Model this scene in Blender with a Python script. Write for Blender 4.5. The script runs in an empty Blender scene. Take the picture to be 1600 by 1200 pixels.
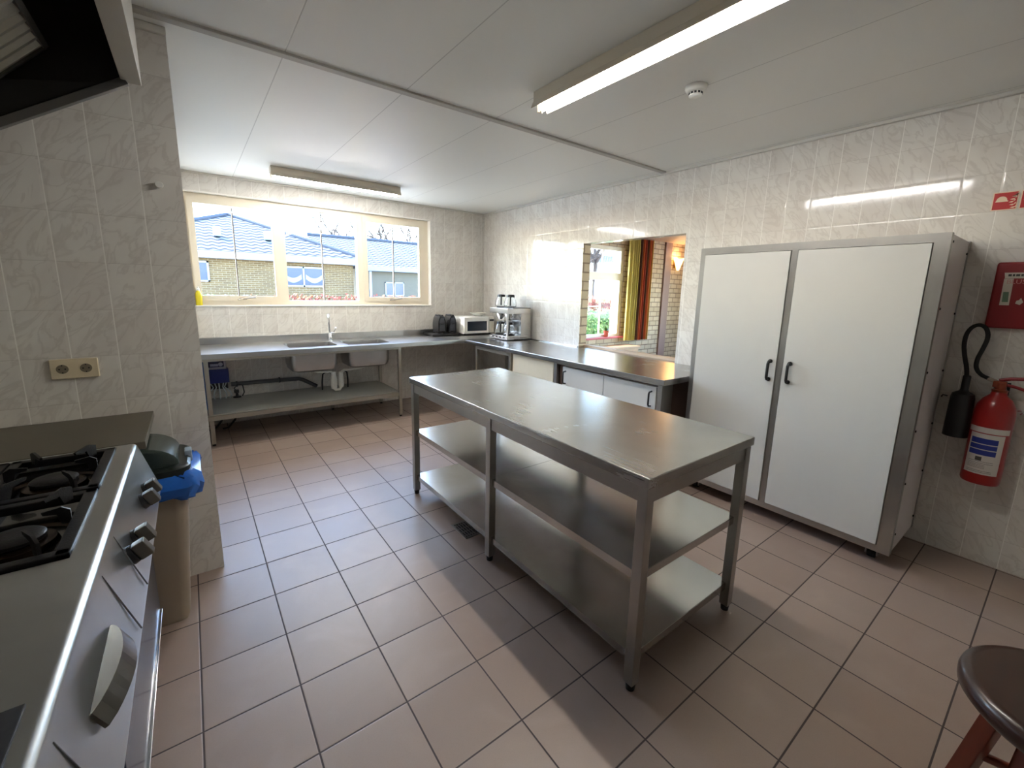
import bpy, bmesh, math, random
from mathutils import Vector, Matrix
random.seed(7)
C = bpy.context.scene.collection
PI = math.pi

# ------------------------------------------------------------ camera
cd = bpy.data.cameras.new('camera'); cam = bpy.data.objects.new('camera', cd); C.objects.link(cam)
Rr = Vector((0.79858956, -0.60147281, 0.02202659))      # right
Rd = Vector((-0.09032208, -0.15594425, -0.98362763))    # down
Rf = Vector((0.59506019, 0.78352527, -0.17886173))      # forward
M = Matrix.Identity(4)
for i in range(3):
    M[i][0] = Rr[i]; M[i][1] = -Rd[i]; M[i][2] = -Rf[i]
M[0][3], M[1][3], M[2][3] = 0.09523278, -2.47337272, 1.4950124
cam.matrix_world = M
cd.sensor_fit = 'HORIZONTAL'; cd.sensor_width = 36.0
cd.lens = 665.9686 * 36.0 / 1600.0
cd.shift_x = (800 - 804.674) / 1600.0
cd.shift_y = (574.9212 - 600) / 1600.0
cd.clip_start = 0.02; cd.clip_end = 300
bpy.context.scene.camera = cam

# ------------------------------------------------------------ world, sun, exposure
sc = bpy.context.scene
sc.view_settings.view_transform = 'Standard'
sc.view_settings.look = 'None'
sc.view_settings.exposure = 2.32
sc.view_settings.gamma = 1.0
sc.view_settings.use_curve_mapping = False
w = bpy.data.worlds.new('sky'); sc.world = w; w.use_nodes = True
wt = w.node_tree; wt.nodes.clear()
sk = wt.nodes.new('ShaderNodeTexSky'); sk.sky_type = 'NISHITA'; sk.sun_disc = False
sk.sun_elevation = math.radians(42); sk.sun_rotation = math.radians(-48)
sk.air_density = 1.0; sk.dust_density = .5; sk.ozone_density = 1.0
bg = wt.nodes.new('ShaderNodeBackground'); bg.inputs['Strength'].default_value = .80
wo = wt.nodes.new('ShaderNodeOutputWorld')
wt.links.new(sk.outputs[0], bg.inputs['Color']); wt.links.new(bg.outputs[0], wo.inputs[0])
sd = bpy.data.lights.new('sun', 'SUN'); sun = bpy.data.objects.new('sun', sd); C.objects.link(sun)
sd.energy = 1.8; sd.angle = math.radians(1.0); sd.color = (1.0, 0.95, 0.86)
sun.rotation_euler = Vector((0.8, -0.7, -1.2)).to_track_quat('-Z', 'Y').to_euler()
sun.location = (-4, 8, 9)

# ------------------------------------------------------------ materials
MATS = {}
def lin(c):
    return tuple(((x/255)/12.92 if x/255 <= .04045 else ((x/255+.055)/1.055)**2.4) for x in c)
def mat(name, rgb, rough=.5, metal=0., spec=.5, noise=0., nscale=8., rvar=0., bump=0., bscale=60., emit=0., coat=0., stretch=(1,1,1), trans=0.):
    if name in MATS: return MATS[name]
    m = bpy.data.materials.new(name); m.use_nodes = True
    nt = m.node_tree; b = nt.nodes['Principled BSDF']
    col = lin(rgb) if max(rgb) > 1.0 else rgb
    b.inputs['Base Color'].default_value = (*col, 1)
    b.inputs['Roughness'].default_value = rough; b.inputs['Metallic'].default_value = metal
    b.inputs['Specular IOR Level'].default_value = spec
    b.inputs['Coat Weight'].default_value = coat
    b.inputs['Transmission Weight'].default_value = trans
    if emit:
        b.inputs['Emission Color'].default_value = (*col, 1); b.inputs['Emission Strength'].default_value = emit
    tc = nt.nodes.new('ShaderNodeTexCoord'); mp = nt.nodes.new('ShaderNodeMapping')
    mp.inputs['Scale'].default_value = stretch
    nt.links.new(tc.outputs['Object'], mp.inputs[0])
    n = nt.nodes.new('ShaderNodeTexNoise'); n.inputs['Scale'].default_value = nscale; n.inputs['Detail'].default_value = 4
    nt.links.new(mp.outputs[0], n.inputs['Vector'])
    mx = nt.nodes.new('ShaderNodeMix'); mx.data_type = 'RGBA'
    mx.inputs['A'].default_value = (*[c*(1-noise) for c in col], 1)
    mx.inputs['B'].default_value = (*[min(1, c*(1+noise)) for c in col], 1)
    nt.links.new(n.outputs['Fac'], mx.inputs['Factor']); nt.links.new(mx.outputs['Result'], b.inputs['Base Color'])
    if rvar:
        mr = nt.nodes.new('ShaderNodeMapRange'); mr.inputs['From Min'].default_value = .3; mr.inputs['From Max'].default_value = .7
        mr.inputs['To Min'].default_value = max(.02, rough-rvar); mr.inputs['To Max'].default_value = rough+rvar
        nt.links.new(n.outputs['Fac'], mr.inputs['Value']); nt.links.new(mr.outputs[0], b.inputs['Roughness'])
    if bump:
        n2 = nt.nodes.new('ShaderNodeTexNoise'); n2.inputs['Scale'].default_value = bscale
        nt.links.new(mp.outputs[0], n2.inputs['Vector'])
        bp = nt.nodes.new('ShaderNodeBump'); bp.inputs['Strength'].default_value = bump; bp.inputs['Distance'].default_value = .002
        nt.links.new(n2.outputs['Fac'], bp.inputs['Height']); nt.links.new(bp.outputs[0], b.inputs['Normal'])
    MATS[name] = m
    return m

class NG:
    """tiny node-math helper"""
    def __init__(s, name):
        s.m = bpy.data.materials.new(name); s.m.use_nodes = True; s.nt = s.m.node_tree; s.b = s.nt.nodes['Principled BSDF']
    def n(s, t): return s.nt.nodes.new(t)
    def l(s, a, b): s.nt.links.new(a, b)
    def math(s, op, a, b=None, c=None):
        q = s.n('ShaderNodeMath'); q.operation = op
        for i, v in enumerate((a, b, c)):
            if v is None: continue
            if isinstance(v, (int, float)): q.inputs[i].default_value = v
            else: s.l(v, q.inputs[i])
        return q.outputs[0]
    def mix(s, f, a, b):
        q = s.n('ShaderNodeMix'); q.data_type = 'RGBA'
        for k, v in (('Factor', f), ('A', a), ('B', b)):
            if isinstance(v, (int, float)): q.inputs[k].default_value = v
            elif isinstance(v, tuple): q.inputs[k].default_value = (*v, 1)
            else: s.l(v, q.inputs[k])
        return q.outputs['Result']
    def pos(s):
        g = s.n('ShaderNodeNewGeometry'); x = s.n('ShaderNodeSeparateXYZ'); s.l(g.outputs['Position'], x.inputs[0])
        nn = s.n('ShaderNodeSeparateXYZ'); s.l(g.outputs['True Normal'], nn.inputs[0])
        return g, x, nn
    def comb(s, x, y, z=0.):
        q = s.n('ShaderNodeCombineXYZ')
        for i, v in enumerate((x, y, z)):
            if isinstance(v, (int, float)): q.inputs[i].default_value = v
            else: s.l(v, q.inputs[i])
        return q.outputs[0]
    def noise(s, vec, scale, detail=3, dist=0.):
        q = s.n('ShaderNodeTexNoise'); q.inputs['Scale'].default_value = scale; q.inputs['Detail'].default_value = detail
        q.inputs['Distortion'].default_value = dist; s.l(vec, q.inputs['Vector']); return q.outputs['Fac']
    def smooth(s, v, a, b):
        q = s.n('ShaderNodeMapRange'); q.interpolation_type = 'SMOOTHSTEP'
        q.inputs['From Min'].default_value = a; q.inputs['From Max'].default_value = b
        s.l(v, q.inputs['Value']); return q.outputs[0]
    def edge(s, coord, size, phase):
        """distance to the nearest joint and cell index"""
        t = s.math('DIVIDE', s.math('SUBTRACT', coord, phase), size)
        f = s.math('FRACT', t); i = s.math('FLOOR', t)
        d = s.math('MULTIPLY', s.math('MINIMUM', f, s.math('SUBTRACT', 1.0, f)), size)
        return d, i, f

def wall_tile_material():
    g = NG('glazed_wall_tile'); geo, p, nn = g.pos()
    isx = g.math('GREATER_THAN', g.math('ABSOLUTE', nn.outputs['X']), .6)
    # horizontal coordinate along the wall
    px = g.math('SUBTRACT', p.outputs['X'], .12)
    u = g.math('ADD', g.math('MULTIPLY', isx, p.outputs['Y']), g.math('MULTIPLY', g.math('SUBTRACT', 1.0, isx), px))
    v = g.math('SUBTRACT', p.outputs['Z'], .172)
    du, iu, fu = g.edge(u, .15, 0.0); dv, iv, fv = g.edge(v, .2, 0.0)
    d = g.math('MINIMUM', du, dv)
    gv = g.math('SUBTRACT', 1.0, g.smooth(du, .0010, .0024)); gh = g.math('SUBTRACT', 1.0, g.smooth(dv, .0007, .0018))
    grout = g.math('MAXIMUM', gv, gh)
    # per-tile offset so that the veining changes from tile to tile
    wn = g.n('ShaderNodeTexWhiteNoise'); wn.noise_dimensions = '2D'; g.l(g.comb(iu, iv), wn.inputs['Vector'])
    off = g.math('MULTIPLY', g.math('FLOOR', g.math('MULTIPLY', wn.outputs['Value'], 5.0)), 3.7)
    vec = g.comb(g.math('ADD', g.math('SUBTRACT', g.math('MULTIPLY', u, 1.0), g.math('MULTIPLY', v, .75)), off), g.math('MULTIPLY', g.math('ADD', u, v), .35), off)
    vn = g.noise(vec, 9.0, 5, 1.6)
    vein = g.math('SUBTRACT', 1.0, g.smooth(g.math('ABSOLUTE', g.math('SUBTRACT', vn, .5)), 0.0, .055))
    cl = g.noise(vec, 5.0, 3, .5)
    base = g.mix(g.smooth(cl, .35, .7), lin((220, 215, 206)), lin((211, 204, 195)))
    base = g.mix(g.math('MULTIPLY', vein, .34), base, lin((182, 172, 162)))
    base = g.mix(g.math('MULTIPLY', gh, .6), base, lin((176, 168, 156)))
    base = g.mix(g.math('MULTIPLY', gv, .95), base, lin((238, 234, 226)))
    g.l(base, g.b.inputs['Base Color'])
    g.l(g.math('ADD', .10, g.math('MULTIPLY', grout, .5)), g.b.inputs['Roughness'])
    g.b.inputs['Specular IOR Level'].default_value = .32
    wav = g.noise(g.comb(u, v, wn.outputs['Value']), 16.0, 2, 0.)
    pil = g.smooth(d, 0.0, .012)
    h = g.math('ADD', g.math('MULTIPLY', wav, .35), g.math('MULTIPLY', pil, .6))
    bp = g.n('ShaderNodeBump'); bp.inputs['Strength'].default_value = .5; bp.inputs['Distance'].default_value = .0016
    g.l(h, bp.inputs['Height']); g.l(bp.outputs[0], g.b.inputs['Normal'])
    return g.m

def floor_tile_material():
    g = NG('floor_tile'); geo, p, nn = g.pos()
    du, iu, fu = g.edge(p.outputs['X'], .3, 0.); dv, iv, fv = g.edge(p.outputs['Y'], .3, 0.)
    d = g.math('MINIMUM', du, dv)
    grout = g.math('SUBTRACT', 1.0, g.smooth(d, .0022, .0034))
    wn = g.n('ShaderNodeTexWhiteNoise'); wn.noise_dimensions = '2D'; g.l(g.comb(iu, iv), wn.inputs['Vector'])
    base = g.mix(wn.outputs['Value'], lin((148, 128, 116)), lin((158, 139, 127)))
    fine = g.noise(geo.outputs['Position'], 260., 3)
    base = g.mix(g.math('MULTIPLY', g.smooth(fine, .45, .8), .25), base, lin((134, 110, 98)))
    big = g.noise(geo.outputs['Position'], 3.5, 4, .8)
    base = g.mix(g.math('MULTIPLY', g.smooth(big, .45, .75), .16), base, lin((190, 172, 160)))
    base = g.mix(grout, base, lin((66, 54, 52)))
    g.l(base, g.b.inputs['Base Color'])
    rr = g.math('ADD', .33, g.math('MULTIPLY', big, .12))
    g.l(g.math('ADD', rr, g.math('MULTIPLY', grout, .4)), g.b.inputs['Roughness'])
    g.b.inputs['Specular IOR Level'].default_value = .6
    h = g.math('ADD', g.smooth(d, .001, .006), g.math('MULTIPLY', fine, .06))
    bp = g.n('ShaderNodeBump'); bp.inputs['Strength'].default_value = .6; bp.inputs['Distance'].default_value = .0012
    g.l(h, bp.inputs['Height']); g.l(bp.outputs[0], g.b.inputs['Normal'])
    return g.m

def brick_material(name, bw, bh, c1, c2, mortar, mw=.012, rough=.8, phase=0.):
    g = NG(name); geo, p, nn = g.pos()
    isx = g.math('GREATER_THAN', g.math('ABSOLUTE', nn.outputs['X']), .6)
    u = g.math('ADD', g.math('MULTIPLY', isx, p.outputs['Y']), g.math('MULTIPLY', g.math('SUBTRACT', 1.0, isx), p.outputs['X']))
    v = g.math('SUBTRACT', p.outputs['Z'], phase)
    dv, iv, fv = g.edge(v, bh, 0.)
    sh = g.math('MULTIPLY', g.math('MODULO', g.math('ABSOLUTE', iv), 2.0), bw*.5)
    du, iu, fu = g.edge(g.math('ADD', u, sh), bw, 0.)
    d = g.math('MINIMUM', du, dv)
    mo = g.math('SUBTRACT', 1.0, g.smooth(d, mw*.35, mw*.6))
    wn = g.n('ShaderNodeTexWhiteNoise'); wn.noise_dimensions = '2D'; g.l(g.comb(iu, iv), wn.inputs['Vector'])
    base = g.mix(wn.outputs['Value'], c1, c2)
    nf = g.noise(geo.outputs['Position'], 45., 4)
    base = g.mix(g.math('MULTIPLY', nf, .25), base, tuple(x*.6 for x in c1))
    base = g.mix(mo, base, mortar)
    g.l(base, g.b.inputs['Base Color']); g.b.inputs['Roughness'].default_value = rough
    bp = g.n('ShaderNodeBump'); bp.inputs['Strength'].default_value = .7; bp.inputs['Distance'].default_value = .006
    g.l(g.math('ADD', g.smooth(d, 0., mw), g.math('MULTIPLY', nf, .2)), bp.inputs['Height']); g.l(bp.outputs[0], g.b.inputs['Normal'])
    return g.m

def ceiling_material():
    g = NG('ceiling_board'); geo, p, nn = g.pos()
    du, iu, fu = g.edge(p.outputs['X'], .598, .555)
    line = g.math('SUBTRACT', 1.0, g.smooth(du, .0018, .0032))
    base = g.mix(g.math('MULTIPLY', line, .55), lin((221, 220, 214)), lin((140, 138, 132)))
    g.l(base, g.b.inputs['Base Color']); g.b.inputs['Roughness'].default_value = .42
    n = g.noise(geo.outputs['Position'], 140., 2)
    bp = g.n('ShaderNodeBump'); bp.inputs['Strength'].default_value = .25; bp.inputs['Distance'].default_value = .0015
    g.l(g.math('ADD', g.smooth(du, .0, .004), g.math('MULTIPLY', n, .1)), bp.inputs['Height']); g.l(bp.outputs[0], g.b.inputs['Normal'])
    return g.m

def steel_material(name, rgb, rough, axis='X', var=.07, polish=0.):
    g = NG(name); geo, p, nn = g.pos()
    big = g.noise(geo.outputs['Position'], 2.6, 4, .6)
    sx = {'X': (2., 90., 90.), 'Y': (90., 2., 90.), 'Z': (90., 90., 2.)}[axis]
    vec = g.comb(g.math('MULTIPLY', p.outputs['X'], sx[0]), g.math('MULTIPLY', p.outputs['Y'], sx[1]), g.math('MULTIPLY', p.outputs['Z'], sx[2]))
    fine = g.noise(vec, 1.2, 2)
    base = g.mix(g.smooth(big, .3, .7), tuple(x*.88 for x in rgb), tuple(min(1, x*1.06) for x in rgb))
    g.l(base, g.b.inputs['Base Color']); g.b.inputs['Metallic'].default_value = 1.
    g.l(g.math('ADD', rough-var, g.math('ADD', g.math('MULTIPLY', big, var*1.6), g.math('MULTIPLY', fine, var*.6))), g.b.inputs['Roughness'])
    low = g.noise(geo.outputs['Position'], 6.0, 2, .4)
    bp = g.n('ShaderNodeBump'); bp.inputs['Strength'].default_value = .10; bp.inputs['Distance'].default_value = .002
    g.l(g.math('ADD', low, g.math('MULTIPLY', fine, .05)), bp.inputs['Height']); g.l(bp.outputs[0], g.b.inputs['Normal'])
    return g.m

def pane_material():
    m = bpy.data.materials.new('window_glass'); m.use_nodes = True; nt = m.node_tree; nt.nodes.clear()
    o = nt.nodes.new('ShaderNodeOutputMaterial'); mx = nt.nodes.new('ShaderNodeMixShader')
    t = nt.nodes.new('ShaderNodeBsdfTransparent'); t.inputs['Color'].default_value = (.96, .97, .97, 1)
    gl = nt.nodes.new('ShaderNodeBsdfGlossy'); gl.inputs['Roughness'].default_value = .02
    fr = nt.nodes.new('ShaderNodeFresnel'); fr.inputs['IOR'].default_value = 1.45
    ge = nt.nodes.new('ShaderNodeNewGeometry'); sb = nt.nodes.new('ShaderNodeMath'); sb.operation = 'SUBTRACT'; sb.inputs[0].default_value = 1.0; sb.use_clamp = True
    mu = nt.nodes.new('ShaderNodeMath'); mu.operation = 'MULTIPLY'
    nt.links.new(ge.outputs['Backfacing'], sb.inputs[1]); nt.links.new(fr.outputs[0], mu.inputs[0]); nt.links.new(sb.outputs[0], mu.inputs[1])
    nt.links.new(mu.outputs[0], mx.inputs[0]); nt.links.new(t.outputs[0], mx.inputs[1]); nt.links.new(gl.outputs[0], mx.inputs[2]); nt.links.new(mx.outputs[0], o.inputs[0])
    return m

def roof_material():
    g = NG('roof_tile'); geo, p, nn = g.pos()
    isx = g.math('GREATER_THAN', g.math('ABSOLUTE', nn.outputs['X']), g.math('ABSOLUTE', nn.outputs['Y']))
    u = g.math('ADD', g.math('MULTIPLY', isx, p.outputs['Y']), g.math('MULTIPLY', g.math('SUBTRACT', 1.0, isx), p.outputs['X']))
    wave = g.math('SINE', g.math('MULTIPLY', u, 2*PI/.30))
    v = g.math('ADD', p.outputs['Z'], g.math('MULTIPLY', wave, .020))
    dv, iv, fv = g.edge(v, .115, 0.)
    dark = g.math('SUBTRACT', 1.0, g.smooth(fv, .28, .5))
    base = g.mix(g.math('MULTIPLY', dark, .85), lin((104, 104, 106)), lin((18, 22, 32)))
    g.l(base, g.b.inputs['Base Color']); g.b.inputs['Roughness'].default_value = .85; g.b.inputs['Specular IOR Level'].default_value = .15
    return g.m

WALLT = wall_tile_material(); FLOORT = floor_tile_material(); CEIL = ceiling_material()
BRICK_W = brick_material('white_block_brick', .22, .1, lin((204, 184, 154)), lin((182, 162, 132)), lin((132, 112, 92)), .017, .75, .012)
BRICK_Y = brick_material('yellow_brick', .22, .065, lin((96, 78, 46)), lin((80, 63, 37)), lin((118, 108, 88)), .014, .85)
STEEL = steel_material('brushed_steel', (.44, .435, .42), .25, 'Y')
STEEL_S = steel_material('polished_steel_shelf', (.50, .49, .465), .20, 'Y')
STEEL_F = steel_material('satin_steel_frame', (.40, .385, .36), .34, 'Z', .05)
STEEL_X = steel_material('counter_steel', (.54, .53, .515), .30, 'X')
STEEL_ST = steel_material('stove_steel', (.55, .56, .56), .30, 'Y', .05)
GLASS = pane_material(); ROOF = roof_material()
CHROME = mat('chrome', (.82, .82, .82), .08, 1.)
WHITE = mat('white_laminate', (198, 196, 190), .38, noise=.02)
CREAM = mat('cream_paint', (222, 210, 188), .4, noise=.03)
WPAINT = mat('white_paint', (236, 232, 222), .45, noise=.02)
BLACKP = mat('black_plastic', (22, 21, 22), .38, noise=.1)
RUBBER = mat('black_rubber', (14, 14, 14), .6)
IRON = mat('cast_iron', (24, 22, 23), .42, metal=.3, noise=.2, nscale=40, bump=.3, bscale=200)
ENAMEL = mat('black_enamel', (14, 12, 11), .18, noise=.15, coat=.6)
RED = mat('red_paint', (150, 18, 16), .3, noise=.05, coat=.3)
REDP = mat('red_plastic', (134, 14, 20), .45, noise=.06)
DARKIN = mat('dark_metal', (40, 38, 35), .5, metal=.6, noise=.3)  # dark mottled metal for the plinth and the hood end
TRIMW = mat('trim_white', (205, 200, 190), .45, noise=.03)
GREYP = mat('grey_pipe', (84, 84, 86), .5, noise=.1)
PLASTW = mat('white_plastic', (226, 224, 216), .35, noise=.02)
BLUEP = mat('blue_plastic', (30, 48, 130), .35, noise=.1)
WOODR = mat('varnished_wood', (112, 44, 24), .3, noise=.35, nscale=6, coat=.4, stretch=(6, 6, 1))
SEATW = mat('dark_wood_seat', (50, 24, 13), .34, noise=.45, nscale=5, coat=.25, stretch=(1, 9, 1))
TERRA = mat('terracotta', (178, 84, 60), .7, noise=.1)
LEAF = mat('green_leaf', (66, 104, 40), .6, noise=.3, nscale=20)

# ------------------------------------------------------------ mesh builder
class MB:
    def __init__(s): s.bm = bmesh.new(); s.mi = 0
    def _set(s, fs):
        for f in fs: f.material_index = s.mi
    def box(s, x0, x1, y0, y1, z0, z1, bev=0., seg=2):
        r = bmesh.ops.create_cube(s.bm, size=1.0); vs = r['verts']
        for v in vs:
            v.co = Vector((x0 + (v.co.x+.5)*(x1-x0), y0 + (v.co.y+.5)*(y1-y0), z0 + (v.co.z+.5)*(z1-z0)))
        fs = {f for v in vs for f in v.link_faces}; s._set(fs)
        if bev > 0:
            es = {e for v in vs for e in v.link_edges}
            b = bmesh.ops.bevel(s.bm, geom=list(es), offset=min(bev, .49*min(abs(x1-x0), abs(y1-y0), abs(z1-z0))), segments=seg, affect='EDGES', profile=.5)
            s._set(b['faces'])
        return s
    def obox(s, origin, ax, ay, az, sx, sy, sz, bev=0.):
        """box centred at origin along three given unit axes"""
        r = bmesh.ops.create_cube(s.bm, size=1.0); vs = r['verts']
        for v in vs:
            v.co = Vector(origin) + Vector(ax)*v.co.x*sx + Vector(ay)*v.co.y*sy + Vector(az)*v.co.z*sz
        s._set({f for v in vs for f in v.link_faces})
        if bev > 0:
            b = bmesh.ops.bevel(s.bm, geom=list({e for v in vs for e in v.link_edges}), offset=bev, segments=2, affect='EDGES', profile=.5); s._set(b['faces'])
        return s
    def cyl(s, p0, p1, r0, r1=None, n=20, caps=True):
        r1 = r0 if r1 is None else r1
        p0, p1 = Vector(p0), Vector(p1); d = (p1-p0).normalized()
        a = d.orthogonal().normalized(); b = d.cross(a)
        A = [s.bm.verts.new(p0 + (a*math.cos(t)+b*math.sin(t))*r0) for t in [2*PI*i/n for i in range(n)]]
        B = [s.bm.verts.new(p1 + (a*math.cos(t)+b*math.sin(t))*r1) for t in [2*PI*i/n for i in range(n)]]
        fs = [s.bm.faces.new((A[i], A[(i+1) % n], B[(i+1) % n], B[i])) for i in range(n)]
        if caps: fs += [s.bm.faces.new(A[::-1]), s.bm.faces.new(B)]
        s._set(fs); return s
    def tube(s, pts, r, n=12, caps=True):
        pts = [Vector(p) for p in pts]; rings = []; prev = None
        for i, p in enumerate(pts):
            d = (pts[min(i+1, len(pts)-1)] - pts[max(i-1, 0)]).normalized()
            if prev is None: a = d.orthogonal().normalized()
            else: a = (prev - d*prev.dot(d)).normalized()
            prev = a; b = d.cross(a); rr = r[i] if isinstance(r, (list, tuple)) else r
            rings.append([s.bm.verts.new(p + (a*math.cos(t)+b*math.sin(t))*rr) for t in [2*PI*k/n for k in range(n)]])
        fs = []
        for A, B in zip(rings, rings[1:]):
            fs += [s.bm.faces.new((A[i], A[(i+1) % n], B[(i+1) % n], B[i])) for i in range(n)]
        if caps: fs += [s.bm.faces.new(rings[0][::-1]), s.bm.faces.new(rings[-1])]
        s._set(fs); return s
    def lathe(s, c, prof, n=32, cap0=True, cap1=True):
        cx, cy, cz = c; rings = []
        for r, z in prof:
            rings.append([s.bm.verts.new((cx+r*math.cos(2*PI*k/n), cy+r*math.sin(2*PI*k/n), cz+z)) for k in range(n)])
        fs = []
        for A, B in zip(rings, rings[1:]):
            fs += [s.bm.faces.new((A[i], A[(i+1) % n], B[(i+1) % n], B[i])) for i in range(n)]
        if cap0: fs.append(s.bm.faces.new(rings[0][::-1]))
        if cap1: fs.append(s.bm.faces.new(rings[-1]))
        s._set(fs); return s
    def prism(s, poly, axis, a0, a1):
        """extrude a 2D polygon along an axis; poly gives the two remaining coordinates in xyz order"""
        def mk(p, a):
            return {'x': (a, p[0], p[1]), 'y': (p[0], a, p[1]), 'z': (p[0], p[1], a)}[axis]
        A = [s.bm.verts.new(mk(p, a0)) for p in poly]; B = [s.bm.verts.new(mk(p, a1)) for p in poly]; n = len(poly)
        fs = [s.bm.faces.new(A[::-1]), s.bm.faces.new(B)] + [s.bm.faces.new((A[i], A[(i+1) % n], B[(i+1) % n], B[i])) for i in range(n)]
        s._set(fs); return s
    def quad(s, *pts):
        f = s.bm.faces.new([s.bm.verts.new(p) for p in pts]); s._set([f]); return s
    def build(s, name, m, parent=None, smooth=True):
        bm = s.bm
        bmesh.ops.recalc_face_normals(bm, faces=bm.faces)
        me = bpy.data.meshes.new(name)
        if parent is not None:
            off = Vector(parent.location) if parent.parent is None else Vector(parent.parent.location)
            bmesh.ops.translate(bm, verts=bm.verts, vec=-off)
        for e in bm.edges:
            e.smooth = not (len(e.link_faces) != 2 or e.calc_face_angle(0) > math.radians(38))
        for f in bm.faces: f.smooth = smooth
        bm.to_mesh(me); bm.free()
        for x in (m if isinstance(m, (list, tuple)) else [m]): me.materials.append(x)
        o = bpy.data.objects.new(name, me); C.objects.link(o)
        if parent is not None: o.parent = parent
        if smooth and len(me.polygons) < 3000:
            wn_ = o.modifiers.new('weighted_normal', 'WEIGHTED_NORMAL'); wn_.keep_sharp = True
        return o

def thing(name, label, cat, loc, group=None):
    o = bpy.data.objects.new(name, None); o.empty_display_size = .1; C.objects.link(o); o.location = loc
    o['label'] = label; o['category'] = cat
    if group: o['group'] = group
    return o
def tag(o, label, cat, group=None):
    o['label'] = label; o['category'] = cat
    if group: o['group'] = group
    return o
def struct(o): o['kind'] = 'structure'; return o
def sroot(name, loc):
    o = bpy.data.objects.new(name, None); o.empty_display_size = .1; C.objects.link(o); o.location = loc; o['kind'] = 'structure'; return o
def copy_tree(o, loc, label=None):
    def rec(a, par):
        c = a.copy(); C.objects.link(c); c.parent = par
        for ch in list(a.children): rec(ch, c)
        return c
    r = rec(o, None); r.location = loc
    if label: r['label'] = label
    return r
def text(name, s, size, m, parent, origin, ax, ay, extrude=.0004, align='LEFT'):
    """flat lettering as a mesh; ax is the reading direction, ay is up"""
    cu = bpy.data.curves.new(name, 'FONT'); cu.body = s; cu.size = size; cu.extrude = extrude; cu.align_x = align; cu.resolution_u = 3
    to = bpy.data.objects.new(name, cu); C.objects.link(to)
    dg = bpy.context.evaluated_depsgraph_get(); me = bpy.data.meshes.new_from_object(to.evaluated_get(dg))
    bpy.data.objects.remove(to); bpy.data.curves.remove(cu)
    ax, ay = Vector(ax), Vector(ay); az = ax.cross(ay)
    off = Vector(parent.location) if parent.parent is None else Vector(parent.parent.location)
    for v in me.vertices: v.co = Vector(origin) - off + ax*v.co.x + ay*v.co.y + az*v.co.z
    me.materials.clear(); me.materials.append(m)
    o = bpy.data.objects.new(name, me); C.objects.link(o); o.parent = parent
    return o

YB, XR, H = 2.976, 3.616, 2.568

# ------------------------------------------------------------ room shell
struct(MB().box(-1.1, XR+.1, -4.3, YB+.05, -.12, 0).build('floor', FLOORT))
struct(MB().box(-1.1, XR+.11, -4.3, YB+.3, H, H+.12).build('ceiling', CEIL))
# window wall with its opening
m = MB()
m.box(-1.1, .12, YB, YB+.30, 0, H); m.box(2.76, XR+.11, YB, YB+.30, 0, H)
m.box(.12, 2.76, YB, YB+.30, 0, 1.27); m.box(.12, 2.76, YB, YB+.30, 2.395, H)
struct(m.build('wall_back', WALLT))
# right wall with the serving hatch
m = MB(); OY0, OY1, OZ0, OZ1 = -.27, .965, .83, 2.02
m.box(XR, XR+.11, OY1, YB, 0, H); m.box(XR, XR+.11, -4.3, OY0, 0, H)
m.box(XR, XR+.11, OY0, OY1, 0, OZ0); m.box(XR, XR+.11, OY0, OY1, OZ1, H)
struct(m.build('wall_right', WALLT))
struct(MB().box(XR+.0004, XR+.1096, OY1-.004, OY1+.0002, OZ0+.04, OZ1).build('trim_hatch', BRICK_W))
struct(MB().box(-1.1, .115, .10, YB-.001, 0, H).build('wall_partition', WALLT))
struct(MB().box(-1.2, -1.0, -4.3, .10, 0, H).build('wall_left', WALLT))
struct(MB().box(-1.1, XR+.11, -4.4, -4.3, 0, H).build('wall_front', WALLT))
struct(MB().box(-.98, XR, -.038, .008, H-.012, H+.001, .003).build('trim_1', mat('seam_profile', (168, 164, 156), .5)))
m = MB(); m.box(XR-.028, XR+.001, -4.3, YB, H-.02, H+.001, .004); m.box(.115, XR, YB-.022, YB+.001, H-.016, H+.001, .004)
m.box(-1.0, .117, .078, .101, H-.03, H+.001, .004)
struct(m.build('trim_2', TRIMW))

# ------------------------------------------------------------ window 1 (kitchen)
W1 = sroot('window_1', (1.44, 3.05, 1.27))
YF = 3.05
m = MB()   # outer frame and posts
m.box(.12, 2.76, YF, YF+.07, 2.335, 2.395); m.box(.12, 2.76, YF, YF+.07, 1.27, 1.325)
m.box(.12, .165, YF+.0005, YF+.0695, 1.325, 2.335); m.box(2.665, 2.76, YF+.0005, YF+.0695, 1.325, 2.335)
m.box(.935, 1.01, YF+.0005, YF+.0695, 1.325, 2.335); m.box(1.80, 1.875, YF+.0005, YF+.0695, 1.325, 2.335)
m.build('window_frame', CREAM, W1)
def sash(x0, x1, z0, z1, t=.04, y=YF-.012):
    q = MB(); q.box(x0, x1, y, y+.045, z1-t, z1); q.box(x0, x1, y, y+.045, z0, z0+t)
    q.box(x0, x0+t, y+.0005, y+.0445, z0+t, z1-t); q.box(x1-t, x1, y+.0005, y+.0445, z0+t, z1-t)
    return q.build('sash', CREAM, W1)
s1 = sash(.150, .940, 1.318, 2.345, .055); s3 = sash(1.870, 2.672, 1.318, 2.345, .055)
for (a, b, z0, z1) in ((.185, .885, 1.355, 2.285), (1.005, 1.805, 1.32, 2.34), (1.92, 2.62, 1.355, 2.28)):
    MB().box(a, b, YF+.028, YF+.034, z0, z1).build('pane', GLASS, W1)
barm = mat('glazing_bar', (120, 112, 104), .5)
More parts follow.
